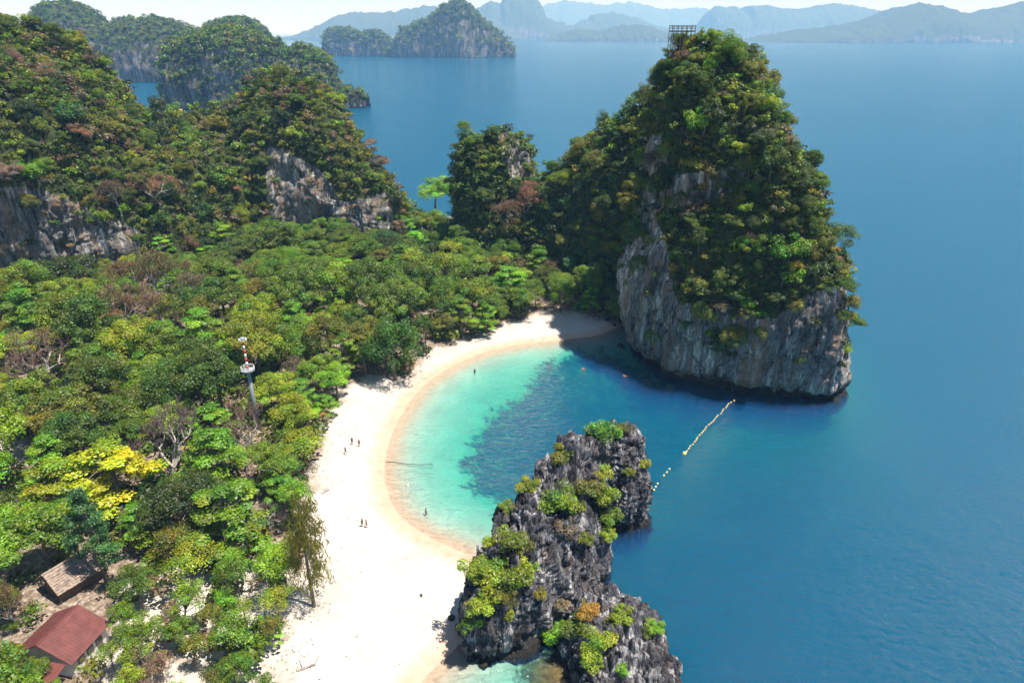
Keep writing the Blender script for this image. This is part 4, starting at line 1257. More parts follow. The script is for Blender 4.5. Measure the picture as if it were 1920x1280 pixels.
for px, py, w, c, lab in [
    (1128, 806, 62, 'bright green', 'bright green tuft on the very top of the near islet'), (1165, 803, 34, 'olive green', 'small olive tuft on the crest of the dark spire'),
    (1056, 848, 52, 'olive green', 'olive shrub on the left shoulder of the islet summit'), (1000, 905, 34, 'yellow green', 'small yellow green shrub on the left step of the islet ridge'),
    (1056, 934, 78, 'yellow green', 'rounded yellow green shrub in the middle of the islet top'), (1100, 912, 56, 'olive green', 'olive shrub just right of the rounded middle shrub'),
    (1125, 880, 52, 'yellow green', 'upper shrub of the green strip beside the spire'), (1135, 922, 56, 'yellow green', 'second shrub down the green strip beside the spire'), (1142, 965, 50, 'mid green', 'third shrub down the green strip beside the spire'), (1138, 998, 40, 'yellow green', 'lowest shrub of the green strip beside the spire'),
    (962, 1012, 74, 'olive green', 'olive shrub high on the left flank of the islet'), (900, 1062, 74, 'yellow green', 'yellow shrub sticking out furthest left over the beach'), (935, 1075, 84, 'yellow green', 'broad yellow green shrub on the left flank'), (986, 1062, 66, 'yellow green', 'golden green shrub at the right of the left flank'),
    (905, 1125, 62, 'yellow green', 'yellow green shrub below the broad left flank one'), (882, 1158, 48, 'mid green', 'green shrub low at the left foot of the islet'), (945, 1115, 50, 'olive green', 'olive shrub under the golden green one'), (955, 1150, 26, 'yellow green', 'small bright shrub on the shaded left face'),
    (1040, 1178, 62, 'bright green', 'bright green shrub between main rock and low outcrop'), (1080, 1168, 60, 'olive green', 'olive shrub right of the bright green one at the foot'), (1120, 1195, 70, 'yellow green', 'yellow green shrub spilling over the low outcrop'), (1108, 1230, 52, 'yellow green', 'hanging shrub at the bottom of the low outcrop'),
    (1100, 1135, 44, 'ochre', 'ochre scrub at the foot of the main rock'), (1160, 1150, 50, 'yellow green', 'flat yellow green shrub on top of the low outcrop'), (1228, 1172, 40, 'bright green', 'bright green shrub near the seaward end of the outcrop'), (1215, 1180, 26, 'olive green', 'tiny olive shrub beside the seaward bright one'), (1165, 1252, 30, 'bright green', 'lone green sprig on the dark front of the outcrop'),
    (1208, 868, 28, 'yellow green', 'small shrub on the seaward edge of the spire'), (1180, 880, 24, 'olive green', 'small shrub in the middle of the spire'), (950, 948, 36, 'mid green', 'green shrub on the bay side edge of the islet'), (985, 892, 40, 'yellow green', 'yellow shrub at the topmost left step'), (906, 1002, 34, 'yellow green', 'little shrub at the bay side corner of the left flank'),
    (1066, 985, 50, 'grey brown', 'sparse dry shrub on the front face of the main rock'), (1098, 1008, 36, 'olive green', 'small olive shrub right of the dry one'), (1050, 1130, 34, 'dry brown', 'dry scrub low on the front face'), (1015, 1110, 30, 'olive green', 'little olive shrub on the pale streaked face')]:
    pinned(px, py, w * 1.12, c, lab, IS, group=GI, stretch=1.0)
for px, py, w, c, lab in [
    (1314, 232, 62, 'bright green', 'large bright green bush high on the tower face'), (1488, 512, 56, 'bright green', 'bright green bush low on the right of the tower face'), (1470, 468, 74, 'mid green', 'big green bush above the bright one on the right of the tower'),
    (1405, 308, 40, 'yellow green', 'yellow green bush at the centre right of the tower'), (1350, 640, 60, 'deep green', 'lowest hanging bush on the bare tower cliff'), (1286, 608, 24, 'deep green', 'lone small bush on the bare left cliff of the tower'),
    (1290, 92, 34, 'golden yellow', 'golden bush near the tower summit'), (1585, 655, 26, 'yellow green', 'little bush on the seaward corner of the tower cliff'), (1395, 565, 40, 'bright green', 'green bush just above the bare band of the tower'), (1216, 190, 26, 'olive green', 'small bush on the left shoulder of the tower'),
    (1530, 300, 40, 'dark green', 'dark tree jutting from the right edge of the tower'), (1310, 46, 34, 'mid green', 'small green tree crowning the tower summit')]:
    pinned(px, py, w * 1.15, c, lab, ('tower',), name='cliff_bush', cat='bush', group='bushes on the rock faces', stretch=1.15)
for px, py, w, c, lab in [(135, 212, 56, 'blue green', 'blue green bush on the upper slope of the left hill'), (60, 322, 66, 'bright green', 'bright green bush above the bare left cliff'), (195, 405, 50, 'mid green', 'green bush at the foot of the left slope'), (405, 330, 60, 'mid green', 'bright lobed bush in the middle of the saddle'), (630, 190, 40, 'yellow green', 'yellow green bush on the edge of the second peak'), (555, 250, 40, 'yellow green', 'yellow bush on the face of the second peak')]:
    pinned(px, py, w * 1.1, c, lab, ('massif',), name='cliff_bush', cat='bush', group='bushes on the rock faces')
def pinned_tree(px, py, wpx, kind, color, label, names, var=0):
    h = hit(px, py + wpx * 0.45, names)
    if h is None: print('no rock for tree', px, py); return
    w = proj(h[0])[2]
    x, y, z = h[0]
    place_tree('dry_tree', kind, x, y, wpx / 1280 * w, color, ri, z=z - 0.5, label=label, group='leafless trees on the slopes', var=var)
pinned_tree(985, 372, 100, 'twiggy', 'pinkish brown', 'big pinkish leafless tree right of the rock pinnacle', ('spur', 'pinnacle'), 0)
pinned_tree(945, 410, 70, 'twiggy', 'pinkish brown', 'smaller pinkish leafless tree below the big one by the pinnacle', ('spur', 'pinnacle'), 1)
pinned_tree(300, 345, 95, 'twiggy', 'pinkish brown', 'pinkish leafless tree on the saddle of the left hill', ('massif',), 2)
pinned_tree(230, 380, 70, 'twiggy', 'grey brown', 'grey leafless tree left of the pinkish one on the hill', ('massif',), 1)

# ------------------------------------------------------------------ striped warning mast
M['grey_paint'] = m_plain('grey_painted_steel', (0.24, 0.27, 0.31), 0.5, 0.4, 0.1)
M['white_paint'] = m_plain('white_paint', (0.75, 0.74, 0.72), 0.5, 0.4, 0.1)
M['red_paint'] = m_plain('red_paint', (0.55, 0.07, 0.03), 0.5, 0.4, 0.15)
mx_, my_ = G(484, 800, 3)
mz = float(zground(mx_, my_))
mast = tag(empty('warning_mast', (float(mx_), float(my_), mz)), 'grey steel mast with round platform and red and white striped top above the forest', 'mast')
ztop = zof(632, my_) - mz; zpl = zof(694, my_) - mz
b_ = MB(); b_.lathe([(0.5, -0.3), (0.44, zpl * 0.5), (0.36, zpl)], k=14); b_.build('pole', M['grey_paint'], mast, smooth=True)
b_ = MB(); b_.lathe([(0.5, zpl - 0.5), (1.3, zpl - 0.1), (1.35, zpl + 0.12), (0.3, zpl + 0.14)], k=20); pl = b_.build('platform', M['grey_paint'], mast)
b_ = MB(); b_.tube([(1.3 * math.cos(a), 1.3 * math.sin(a), zpl + 0.85) for a in np.linspace(0, 2 * math.pi, 21)], 0.05, 5)
b_.tube([(1.3 * math.cos(a), 1.3 * math.sin(a), zpl + 0.5) for a in np.linspace(0, 2 * math.pi, 21)], 0.04, 5)
for a in np.linspace(0, 2 * math.pi, 11)[:-1]: b_.tube([(1.3 * math.cos(a), 1.3 * math.sin(a), zpl + 0.1), (1.3 * math.cos(a), 1.3 * math.sin(a), zpl + 0.85)], 0.035, 5)
b_.build('railing', M['white_paint'], pl)
nseg = 7; zz0 = zpl + 0.14
for q in range(nseg):
    a0 = zz0 + (ztop - 0.9 - zz0) * q / nseg; a1 = zz0 + (ztop - 0.9 - zz0) * (q + 1) / nseg
    b_ = MB(); b_.lathe([(0.26 - 0.012 * q, a0), (0.25 - 0.012 * q, a1)], k=12); b_.build('striped_section', M['red_paint'] if q % 2 == 0 else M['white_paint'], mast, smooth=True)
b_ = MB()
b_.lathe([(0.16, ztop - 0.9), (0.16, ztop - 0.5), (0.5, ztop - 0.4), (0.55, ztop - 0.2), (0.2, ztop)], k=16)
sp = b_.build('siren_head', M['grey_paint'], mast)
for a in np.linspace(0, 2 * math.pi, 7)[:-1]:
    b_ = MB(); dx, dy = math.cos(a), math.sin(a)
    b_.tube([(0.2 * dx, 0.2 * dy, ztop - 0.55), (0.5 * dx, 0.5 * dy, ztop - 0.55), (0.8 * dx, 0.8 * dy, ztop - 0.55)], [0.07, 0.12, 0.22], 10); b_.build('horn', M['white_paint'], sp)

# ------------------------------------------------------------------ red roofed house
M['roof_red'] = m_plain('red_roof_sheet', (0.14, 0.045, 0.04), 0.65, 0.25, 0.25, 0.9)
M['plaster'] = m_plain('white_plaster', (0.62, 0.60, 0.58), 0.85, 0.2, 0.12, 1.0)
M['wood'] = m_plain('weathered_wood', (0.16, 0.115, 0.085), 0.85, 0.15, 0.35, 4.0)
M['glass'] = m_plain('dark_window_glass', (0.03, 0.04, 0.05), 0.15, 0.6, 0.1)
def P3(px, py, z):
    g = G(px, py, z); return np.array([g[0], g[1], z])
gz = float(zground(*HOUSE))
zr, ze = gz + 5.2, gz + 2.7
r0, r1 = P3(142, 1137, zr), P3(72, 1206, zr)
ax = unit(r1 - r0); ax[2] = 0; ax = unit(ax)
e0, e1 = P3(187, 1184, ze), P3(128, 1260, ze)
side = np.array([-ax[1], ax[0], 0]);
if np.dot(side, e0 - r0) < 0: side = -side
Lr = np.linalg.norm((r1 - r0)[:2]); wd = abs(np.dot(((e0 + e1) / 2 - (r0 + r1) / 2), side))
cen = (r0 + r1) / 2; cen[2] = gz
house = tag(empty('house', tuple(cen), math.atan2(ax[1], ax[0])), 'small white house with plain dark red gable roof among the trees', 'house')
# local frame: x along the ridge, y across; +y or -y faces the beach
sy = 1.0 if np.dot(np.array([-ax[1], ax[0], 0]), side) > 0 else -1.0
hl, hw_, hr, he = Lr / 2 + 0.4, wd, zr - gz, ze - gz
b_ = MB(); b_.box((0, 0, he / 2 - 0.2), (2 * hl - 1.0, 2 * hw_ - 1.2, he + 0.1))
for q in (-1, 1):
    xg = q * (hl - 0.55)
    b_.poly([(xg, -hw_ + 0.6, he - 0.16), (xg, hw_ - 0.6, he - 0.16), (xg, 0, hr - 0.35)][::q])
b_.build('wall', M['plaster'], house)
rsl = []
for q in (-1, 1):
    b_ = MB()
    n_ = unit(np.array([0, q * (hr - he), hw_])); sl = unit(np.array([0, q * hw_, -(hr - he)])); ln = math.hypot(hw_, hr - he)
    b_.box(np.array([0, 0, hr]) + sl * ln / 2 + n_ * 0.02, (2 * hl, ln, 0.1), axes=(np.array([1.0, 0, 0]), sl, n_))
    o = b_.build('roof_slope', M['roof_red'], house); rsl.append(o)
    nr = 16
    for k in range(nr + 1):
        x_ = -hl + 0.05 + (2 * hl - 0.1) * k / nr
        b2 = MB(); b2.box(np.array([x_, 0, hr]) + sl * ln / 2 + n_ * 0.085, (0.06, ln - 0.02, 0.03), axes=(np.array([1.0, 0, 0]), sl, n_)); b2.build('standing_seam', M['roof_red'], o)
b_ = MB(); b_.tube([(-hl - 0.02, 0, hr + 0.08), (hl + 0.02, 0, hr + 0.08)], 0.12, 8); b_.build('ridge_cap', M['roof_red'], house)
for k in range(3):
    x_ = -hl + 2.0 + k * (2 * hl - 4.0) / 2
    b_ = MB(); b_.box((x_, sy * (hw_ - 0.58), 1.45), (1.1, 0.08, 1.0)); o = b_.build('window', M['wood'], house)
    b_ = MB(); b_.box((x_, sy * (hw_ - 0.53), 1.45), (0.9, 0.03, 0.8)); b_.build('pane', M['glass'], o)
b_ = MB(); b_.box((-hl * 0.45, sy * (hw_ - 0.57), 0.95), (0.9, 0.07, 1.95)); o = b_.build('door', M['wood'], house)
b_ = MB(); b_.box((-hl * 0.45 + 0.35, sy * (hw_ - 0.51), 0.95), (0.05, 0.06, 0.12)); b_.build('handle', M['grey_paint'], o)
# porch roof at the front gable
b_ = MB(); b_.box((hl + 1.3, 0, he - 0.25), (2.6, 2 * hw_ - 1.6, 0.09), axes=(unit(np.array([1, 0, -0.22])), np.array([0, 1.0, 0]), unit(np.array([0.22, 0, 1])))); b_.build('porch_roof', M['roof_red'], house)
for q in (-1, 1):
    b_ = MB(); b_.box((hl + 2.3, q * (hw_ - 1.0), (he - 0.7) / 2 - 0.15), (0.14, 0.14, he - 0.55)); b_.build('porch_post', M['wood'], house)

# ------------------------------------------------------------------ thatched hut
M['thatch'] = m_plain('weathered_thatch', (0.27, 0.21, 0.17), 0.95, 0.1, 0.5, 2.2)
gz = float(zground(*HUT))
hut = tag(empty('thatched_hut', (float(HUT[0]), float(HUT[1]), gz), math.radians(58)), 'old hut with ragged grey brown thatched roof behind the red roofed house', 'hut')
hl, hw_, hr, he = 3.7, 2.9, 4.6, 2.3
rh = random.Random(3)
b_ = MB(); b_.box((0, 0, he / 2), (2 * hl - 1.2, 2 * hw_ - 1.4, he)); b_.build('wall', M['wood'], hut)
for sx_ in (-1, 1):
    for q in (-1, 1):
        b_ = MB(); b_.tube([(sx_ * (hl - 0.3), q * (hw_ - 0.35), -0.3), (sx_ * (hl - 0.3), q * (hw_ - 0.35), he + 0.1)], 0.09, 7); b_.build('post', M['wood'], hut)
for q in (-1, 1):
    nrow = 9
    for k in range(nrow):
        f0, f1 = k / nrow, (k + 1.45) / nrow
        b_ = MB()
        n_ = unit(np.array([0, q * (hr - he), hw_]))
        m_ = 20
        top, bot = [], []
        for i in range(m_ + 1):
            x_ = -hl + 2 * hl * i / m_
            a = np.array([x_, q * hw_ * f0, hr - (hr - he) * f0]) + n_ * 0.04
            c = np.array([x_, q * hw_ * f1, hr - (hr - he) * f1]) + n_ * (0.16 + rh.uniform(-0.05, 0.07)) + np.array([0, q * rh.uniform(-0.1, 0.12), 0])
            top.append(a); bot.append(c)
        for i in range(m_):
            b_.poly([top[i], top[i + 1], bot[i + 1], bot[i]]); b_.poly([bot[i], bot[i + 1], bot[i + 1] - n_ * 0.12, bot[i] - n_ * 0.12])
        b_.build('thatch_row', M['thatch'], hut)
b_ = MB(); b_.tube([(-hl - 0.1, 0, hr + 0.05), (0, 0.03, hr + 0.12), (hl + 0.1, 0, hr + 0.05)], 0.2, 7); b_.build('ridge_thatch', M['thatch'], hut)

# ------------------------------------------------------------------ viewing platform on the summit
TP = SURF['tower'][0].reshape(-1, 3)
px0 = Xof(1277, 178, 79)
nearp = TP[(np.abs(TP[:, 0] - px0) < 2.5) & (np.abs(TP[:, 1] - 177) < 4)]
top0 = nearp[np.argmax(nearp[:, 2])] if len(nearp) else np.array([px0, 177.0, 74.0])
pw = np.array([px0, top0[1]])
zdk = max(float(top0[2]) + 0.5, float(zof(58, pw[1])))
plat = tag(empty('viewing_platform', (float(pw[0]), float(pw[1]), zdk - 1.5)), 'wooden viewing platform with railings on the summit of the tall tower', 'platform')
wx, wy = 2.7, 1.6
for k in range(10):
    b_ = MB(); b_.box((-wx + (k + 0.5) * 2 * wx / 10, 0, 1.5), (2 * wx / 10 - 0.04, 2 * wy, 0.09)); b_.build('deck_plank', M['wood'], plat)
for sx_ in (-1, 1):
    b_ = MB(); b_.box((0, sx_ * (wy - 0.2), 1.35), (2 * wx, 0.14, 0.2)); b_.build('beam', M['wood'], plat)
for x_ in np.linspace(-wx, wx, 6):
    for q in (-1, 1):
        b_ = MB(); b_.box((x_, q * (wy + 0.05), -0.7), (0.13, 0.13, 6.8 if abs(x_) > wx - 0.1 else 6.5)); b_.build('post', M['wood'], plat)
for z_ in (2.0, 2.3, 2.58):
    for q in (-1, 1):
        b_ = MB(); b_.box((0, q * (wy + 0.14), z_), (2 * wx + 0.2, 0.05, 0.12)); b_.build('rail', M['wood'], plat)
        b_ = MB(); b_.box((q * (wx + 0.09), 0, z_), (0.05, 2 * wy, 0.12)); b_.build('rail', M['wood'], plat)

# ------------------------------------------------------------------ float lines, rope in the shallows
M['float'] = m_plain('yellow_white_float', (0.80, 0.62, 0.22), 0.4, 0.4, 0.1)
M['rope'] = m_plain('dark_rope', (0.10, 0.09, 0.08), 0.9, 0.1, 0.2)
fl = MB()
fl.lathe([(0.03, -0.34), (0.17, -0.3), (0.25, -0.17), (0.27, 0), (0.25, 0.17), (0.17, 0.3), (0.03, 0.34)], k=12)
fme = fl.mesh('float', M['float'], True)
def float_line(a, b, n, label, sag=0.0, big=None):
    A, B = np.array([*G(*a), 0.0]), np.array([*G(*b), 0.0])
    o = empty('float_line', tuple(A)); tag(o, label, 'buoy line', 'yellow float lines')
    pts = []
    for k in range(n):
        t_ = k / max(1, n - 1); q = (B - A) * t_ + np.array([sag * math.sin(t_ * math.pi), 0, 0.07]) + np.array([ri.normal() * 0.12, ri.normal() * 0.12, 0])
        pts.append(q)
        f_ = obj('float', fme, o, tuple(q)); f_.rotation_euler = (math.pi / 2, 0, math.atan2(B[1] - A[1], B[0] - A[0]) + math.pi / 2 + ri.normal() * 0.15)
        if big and k == big: f_.scale = (1.5, 1.5, 1.5)
        else: f_.scale = (0.66, 0.66, 0.66)
    b_ = MB(); b_.tube([p_ - np.array([0, 0, 0.06]) for p_ in pts], 0.025, 5); b_.build('rope', M['rope'], o)
float_line((1375, 751), (1285, 850), 27, 'long line of yellow floats running out from the tall tower', -0.5, 26)
float_line((1256, 880), (1246, 892), 3, 'short piece of yellow floats between islet and the long line')
float_line((1233, 906), (1224, 918), 3, 'last few yellow floats next to the islet spire')
pts = [np.array([*G(px_, py_, -0.02), 0.0]) for px_, py_ in ((722, 865), (740, 866), (765, 870), (790, 871), (812, 870))]
b_ = MB(); b_.tube([p_ + np.array([0, 0, 0.02]) for p_ in pts], 0.055, 6)
tag(b_.build('mooring_rope', M['rope']), 'thin dark rope lying from the beach into the turquoise shallows', 'rope')

# ------------------------------------------------------------------ stones and driftwood on the sand
def stone_mesh(seed):
    bm = bmesh.new(); bmesh.ops.create_icosphere(bm, subdivisions=3, radius=1.0)
    V = np.array([v.co for v in bm.verts]); d = 1 + 0.35 * fbm(V * 1.3 + seed * 7, 3) + 0.25 * crag(V, 0.9, 0.7, seed)
    for v, k in zip(bm.verts, d): v.co = v.co * float(k)
    me = bpy.data.meshes.new('beach_stone'); bm.to_mesh(me); bm.free(); me.materials.append(M['rock_islet']); return me
sm = [stone_mesh(k) for k in range(4)]
for px, py, r, lab in [(846, 1155, 0.55, 'small dark stone alone on the sand left of the islet'), (868, 1150, 0.75, 'dark boulder on the sand against the islet'), (858, 1168, 0.45, 'little stone below the boulder against the islet'), (870, 1172, 0.6, 'stone touching the islet foot'), (790, 1120, 0.22, 'tiny dark pebble on the open sand'), (868, 1125, 0.4, 'dark stone under the yellow islet shrub'), (905, 1240, 0.8, 'wet dark rock in the shallow pool below the islet'), (884, 1232, 0.6, 'smaller wet rock left of the pool'), (1008, 585, 1.1, 'pale boulder at the back of the far beach'), (1140, 598, 0.9, 'dark boulder where the far beach meets the tower'), (1152, 606, 0.7, 'smaller dark boulder under the tower at the beach end'), (1165, 640, 1.1, 'wet boulder at the left foot of the tower'), (650, 745, 0.5, 'dark rounded clump on the sand by the forest edge')]:
    x_, y_ = G(px, py, 0.8 if py < 1200 else 0)
    o = obj('beach_stone', sm[ri.randint(4)], None, (float(x_), float(y_), float(zground(x_, y_)) + 0.1)); o.scale = (r * ri.uniform(0.9, 1.4), r * ri.uniform(0.8, 1.2), r * ri.uniform(0.5, 0.8)); o.rotation_euler = (0, 0, ri.uniform(0, 6))
    tag(o, lab, 'stone', 'stones on the beach')
for px, py, L_, a, lab in [(1040, 588, 6, 0.3, 'pale driftwood trunk at the back of the far beach'), (985, 604, 5, -0.2, 'grey driftwood log under the far trees'), (1090, 596, 7, 0.1, 'long dark log near the far end of the beach'), (610, 921, 1.8, 0.9, 'short reddish branch on the sand by the trees'), (905, 633, 5, 0.5, 'fallen branch in the shade of the beach trees'), (575, 1255, 2.5, 0.4, 'thin branch on the sand in the foreground')]:
    x_, y_ = G(px, py, 1.5); z_ = float(zground(x_, y_))
    b_ = MB(); dv = np.array([math.cos(a), math.sin(a), 0])
    b_.tube([-dv * L_ / 2, -dv * L_ * 0.15 + np.array([0, 0, 0.1]), dv * L_ * 0.2 + np.array([0.1, 0.1, 0.14]), dv * L_ / 2 + np.array([0, 0, 0.25])], [0.2, 0.19, 0.15, 0.06], 7)
    for q in range(4):
        st = dv * L_ * ri.uniform(-0.2, 0.45); b_.tube([st, st + np.array([ri.normal() * 0.7, ri.normal() * 0.7, ri.uniform(0.3, 0.9)])], [0.08, 0.02], 5)
    tag(b_.build('driftwood', M['bark_pale'], None, (float(x_), float(y_), z_ + 0.12)), lab, 'driftwood', 'driftwood on the beach')

# wrack line and fallen leaves along the back of the beach
q_ = np.stack([ri.uniform(-75, 36, 60000), ri.uniform(62, 200, 60000)], -1)
fs = sdf(q_[:, 0], q_[:, 1], FOREST); ls = sdf(q_[:, 0], q_[:, 1], LAND); zq = zground(q_[:, 0], q_[:, 1])
den = np.exp(-np.abs(fs) / 2.2) * 0.6 + 0.10 * np.exp(-((ls - 4.5) / 0.5) ** 2) + 0.004
nq = fbm(np.stack([q_[:, 0], q_[:, 1], 0 * fs], -1) / 5.0, 3)
sel = (fs < 1.5) & (ls > 1.0) & (ri.rand(60000) < den * np.clip(0.6 + 1.6 * nq, 0, 2))
C_ = np.stack([q_[sel, 0], q_[sel, 1], zq[sel] + 0.05], -1)
V_, F_ = leaf_quads(C_, rdir(len(C_), ri, 2.5), 0.42, 0.16, ri)
cc_ = np.repeat(ri.uniform(0.5, 1.4, (len(C_), 1)) * np.array([0.16, 0.105, 0.065]), 4, 0)
tag(obj('beach_litter', np_mesh('beach_litter', V_, F_, M['leaf'], col=cc_)), 'scattered dry leaves and twigs on the sand below the trees', 'litter', kind='stuff')

# ------------------------------------------------------------------ people
M['skin'] = m_plain('skin', (0.42, 0.25, 0.17), 0.6, 0.3, 0.06)
M['hair'] = m_plain('dark_hair', (0.02, 0.015, 0.012), 0.6, 0.3, 0.2)
CLOTH = {}
def cloth(c):
    if c not in CLOTH: CLOTH[c] = m_plain('cloth', c, 0.85, 0.1, 0.15)
    return CLOTH[c]
def person(px, py, rz, stride, top, bottom, label, z=None, swim=False, arm=0.15):
    x_, y_ = G(px, py, 0.5 if z is None else max(z, 0)); z_ = float(zground(x_, y_)) if z is None else z
    root = tag(empty('person', (float(x_), float(y_), z_), rz), label, 'person', 'people at the bay')
    if swim: root.rotation_euler = (math.radians(-78), 0, rz); root.location.z = -0.22
    V, E, R = [], [], []
    def add(p, r, par=None):
        V.append(p); R.append(r)
        if par is not None: E.append((par, len(V) - 1))
        return len(V) - 1
    pel = add((0, 0, 0.93), (0.155, 0.11))
    wai = add((0, 0.01, 1.10), (0.135, 0.095), pel); che = add((0, 0, 1.30), (0.165, 0.115), wai); shd = add((0, -0.01, 1.42), (0.12, 0.085), che)
    nek = add((0, 0.0, 1.50), (0.055, 0.055), shd); jaw = add((0, 0.02, 1.56), (0.068, 0.078), nek); hed = add((0, 0.01, 1.65), (0.078, 0.098), jaw); crn = add((0, 0, 1.72), (0.05, 0.06), hed)
    nos = add((0, 0.115, 1.61), (0.014, 0.014), hed)
    for s_ in (-1, 1):
        ear = add((s_ * 0.08, 0.0, 1.62), (0.018, 0.022), hed)
        hip = add((s_ * 0.10, 0, 0.86), (0.095, 0.10), pel)
        kn = add((s_ * 0.11, s_ * stride * 0.5 + 0.03, 0.48), (0.058, 0.06), hip); cf = add((s_ * 0.11, s_ * stride * 0.75, 0.33), (0.052, 0.056), kn)
        an = add((s_ * 0.11, s_ * stride, 0.08), (0.034, 0.038), cf); to = add((s_ * 0.12, s_ * stride + 0.17, 0.03), (0.035, 0.022), an)
        so = add((s_ * 0.20, 0, 1.40), (0.055, 0.055), shd)
        el = add((s_ * (0.24 + arm * 0.4), -s_ * stride * 0.4, 1.13), (0.04, 0.04), so); wr = add((s_ * (0.25 + arm), -s_ * stride * 0.6 + 0.08, 0.90), (0.027, 0.027), el)
        pm = add((s_ * (0.255 + arm), -s_ * stride * 0.62 + 0.09, 0.82), (0.036, 0.016), wr)
        for f_, ln in ((-1.5, 0.075), (-0.5, 0.09), (0.5, 0.085), (1.5, 0.065)):
            k1 = add((s_ * (0.255 + arm), -s_ * stride * 0.62 + 0.095 + f_ * 0.02, 0.80 - ln * 0.5), (0.009, 0.009), pm); add((s_ * (0.245 + arm), -s_ * stride * 0.62 + 0.105 + f_ * 0.02, 0.80 - ln), (0.008, 0.008), k1)
        t1 = add((s_ * (0.245 + arm), -s_ * stride * 0.62 + 0.145, 0.835), (0.010, 0.010), pm); add((s_ * (0.24 + arm), -s_ * stride * 0.62 + 0.16, 0.80), (0.009, 0.009), t1)
    me = bpy.data.meshes.new('body'); me.from_pydata(V, E, []); me.materials.append(M['skin'])
    o = obj('body', me, root)
    o.modifiers.new('skin', 'SKIN'); sb = o.modifiers.new('sub', 'SUBSURF'); sb.levels = sb.render_levels = 1
    for k, d_ in enumerate(me.skin_vertices[0].data):
        d_.radius = R[k]; d_.use_root = (k == 0)
    def shell(name, rings, mat, k=12):
        b_ = MB(); i0 = 0
        for (cx, cyy_, cz, rx, ry) in rings:
            for q in range(k):
                a = 2 * math.pi * q / k; b_.v.append((cx + rx * math.cos(a), cyy_ + ry * math.sin(a), cz))
        for j in range(len(rings) - 1):
            for q in range(k): b_.f.append((j * k + q, j * k + (q + 1) % k, (j + 1) * k + (q + 1) % k, (j + 1) * k + q)); b_.m.append(0)
        return b_.build(name, mat, root, smooth=True)
    if top is not None:
        shell('shirt', [(0, 0, 0.93, 0.185, 0.135), (0, 0.01, 1.1, 0.165, 0.125), (0, 0, 1.3, 0.20, 0.145), (0, 0, 1.42, 0.18, 0.11), (0, 0, 1.47, 0.08, 0.075)], cloth(top))
        for s_ in (-1, 1): shell('sleeve', [(s_ * 0.17, 0, 1.43, 0.07, 0.08), (s_ * 0.235, -s_ * stride * 0.12, 1.27, 0.068, 0.068)], cloth(top))
    shell('shorts', [(0, 0, 1.0, 0.175, 0.13), (0, 0, 0.9, 0.20, 0.145), (0, 0, 0.82, 0.205, 0.15)], cloth(bottom))
    for s_ in (-1, 1): shell('shorts_leg', [(s_ * 0.10, 0, 0.85, 0.105, 0.125), (s_ * 0.112, s_ * stride * 0.4, 0.58, 0.088, 0.095)], cloth(bottom))
    shell('hair', [(0, -0.015, 1.60, 0.086, 0.10), (0, -0.02, 1.68, 0.092, 0.112), (0, -0.01, 1.745, 0.07, 0.085), (0, 0, 1.775, 0.012, 0.012)], M['hair'])
    return root
BK, NV, RD, WH, GY_ = (0.03, 0.03, 0.035), (0.03, 0.045, 0.12), (0.35, 0.05, 0.05), (0.7, 0.7, 0.7), (0.12, 0.12, 0.13)
person(661, 836, 0.4, 0.22, NV, BK, 'person in dark blue top walking on the sand, left of a pair')
person(674, 838, 0.2, 0.1, RD, BK, 'person in dark red top on the sand, right of a pair')
person(649, 855, -0.6, 0.28, BK, GY_, 'person in black closest to the trees, leaning into a stride')
person(680, 990, 1.2, 0.12, BK, BK, 'left one of two people in black standing on the lower beach')
person(688, 991, -1.0, 0.12, GY_, BK, 'right one of two people in black standing on the lower beach')
person(890, 695, 0.0, 0.08, BK, BK, 'person alone standing at the water edge of the far beach')
person(799, 963, 2.0, 0.1, BK, NV, 'person wading knee deep in the shallow turquoise water', z=-0.45)
person(1100, 694, 0.8, 0.1, None, RD, 'swimmer over the dark reef furthest left', z=0, swim=True, arm=0.5)
person(1178, 703, 1.9, 0.1, None, RD, 'swimmer in the middle of three, below the tower cliff', z=0, swim=True, arm=0.5)
person(1213, 709, 2.6, 0.1, None, RD, 'swimmer furthest right, close under the tower cliff', z=0, swim=True, arm=0.5)

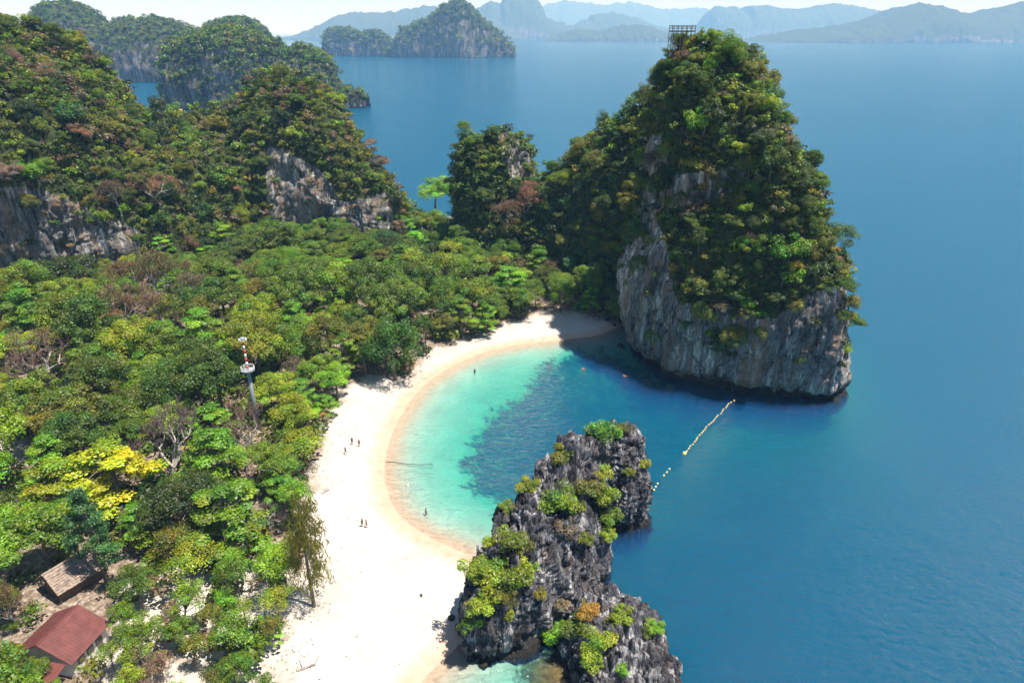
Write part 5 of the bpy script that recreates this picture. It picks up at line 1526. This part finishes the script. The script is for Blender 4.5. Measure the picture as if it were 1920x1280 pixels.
# ------------------------------------------------------------------ labels for the many trees and bushes
KINDW = {'round': 'broadleaf tree', 'tier': 'tiered tree', 'airy': 'open crowned tree', 'dense': 'dense tree', 'twiggy': 'leafless tree', 'bare': 'bare tree', 'feather': 'feathery tree'}
def zone_forest(px, py):
    rows = ((470, 'at the cliff foot'), (560, 'in the upper forest'), (650, 'in the middle forest'), (760, 'above the curve of the beach'), (900, 'level with the mast base'), (1040, 'behind the lower beach'), (9999, 'around the house'))
    cols = ((180, 'far left'), (360, 'left'), (540, 'left of centre'), (640, 'near centre'), (740, 'by the beach trees'), (860, 'right of centre'), (9999, 'towards the tower'))
    r_ = next(n for v, n in rows if py < v); c_ = next(n for v, n in cols if px < v)
    return r_ + ', ' + c_
def zone_rock(s_):
    if s_['where'] == 'tower':
        return ('near the top' if s_['py'] < 150 else 'on the upper face' if s_['py'] < 300 else 'on the middle face' if s_['py'] < 430 else 'on the lower face') + ' of the tall tower, ' + ('left side' if s_['px'] < 1300 else 'centre' if s_['px'] < 1420 else 'right side')
    if s_['where'] == 'massif':
        return ('high' if s_['py'] < 200 else 'halfway up' if s_['py'] < 330 else 'low') + (' on the left hill' if s_['px'] < 240 else ' on the saddle' if s_['px'] < 460 else ' on the second peak')
    if s_['where'] == 'spur': return ('high' if s_['py'] < 330 else 'halfway' if s_['py'] < 450 else 'low') + ' on the wooded spur left of the tower'
    return 'on the rock pinnacle in the gap'
ORD = ['leftmost', 'second', 'third', 'fourth', 'fifth', 'sixth', 'seventh', 'eighth', 'ninth', 'tenth', 'eleventh', 'twelfth', 'thirteenth', 'fourteenth', 'fifteenth', 'sixteenth', 'seventeenth', 'eighteenth', 'nineteenth', 'twentieth', 'twenty-first', 'twenty-second', 'twenty-third', 'twenty-fourth']
def number(entries):
    by = {}
    for o, px, txt in entries: by.setdefault(txt, []).append((px, o))
    for txt, l in by.items():
        l.sort(key=lambda e: e[0])
        for k, (px, o) in enumerate(l):
            if len(l) == 1: o['label'] = txt
            elif k == 0: o['label'] = 'leftmost ' + txt
            elif k == len(l) - 1: o['label'] = 'rightmost ' + txt
            else: o['label'] = ORD[min(k, 23)] + ' ' + txt.replace('open crowned', 'open').replace('above the curve of the beach', 'above the beach curve').replace('by the beach trees', 'by the beach') + ' from left'
number([(o, px, f'{d[0]} {KINDW[d[1]]} {zone_forest(px, py)}') for o, px, py, d, lab in TREES if not lab])
for o, s_ in BUSH: tag(o, None, 'bush', 'bushes on the rock faces')
number([(o, s_['px'], f"{s_['c']} bush {zone_rock(s_)}") for o, s_ in BUSH])

# ------------------------------------------------------------------ haze
zt = 900.0
mb = MB(); mb.box((0, 12900, (zt - 73) / 2), (49000, 30500, zt + 73))
t = NT('haze')
pv = t.n('ShaderNodeVolumePrincipled')
pv.inputs['Color'].default_value = (0.28, 0.57, 1.0, 1)
pv.inputs['Absorption Color'].default_value = (1, 1, 1, 1)
pv.inputs['Density'].default_value = 1.15e-4
pv.inputs['Anisotropy'].default_value = 0.0
t.l(pv.outputs[0], t.out.inputs['Volume'])
hz = mb.build('haze', t.mat); hz['kind'] = 'stuff'
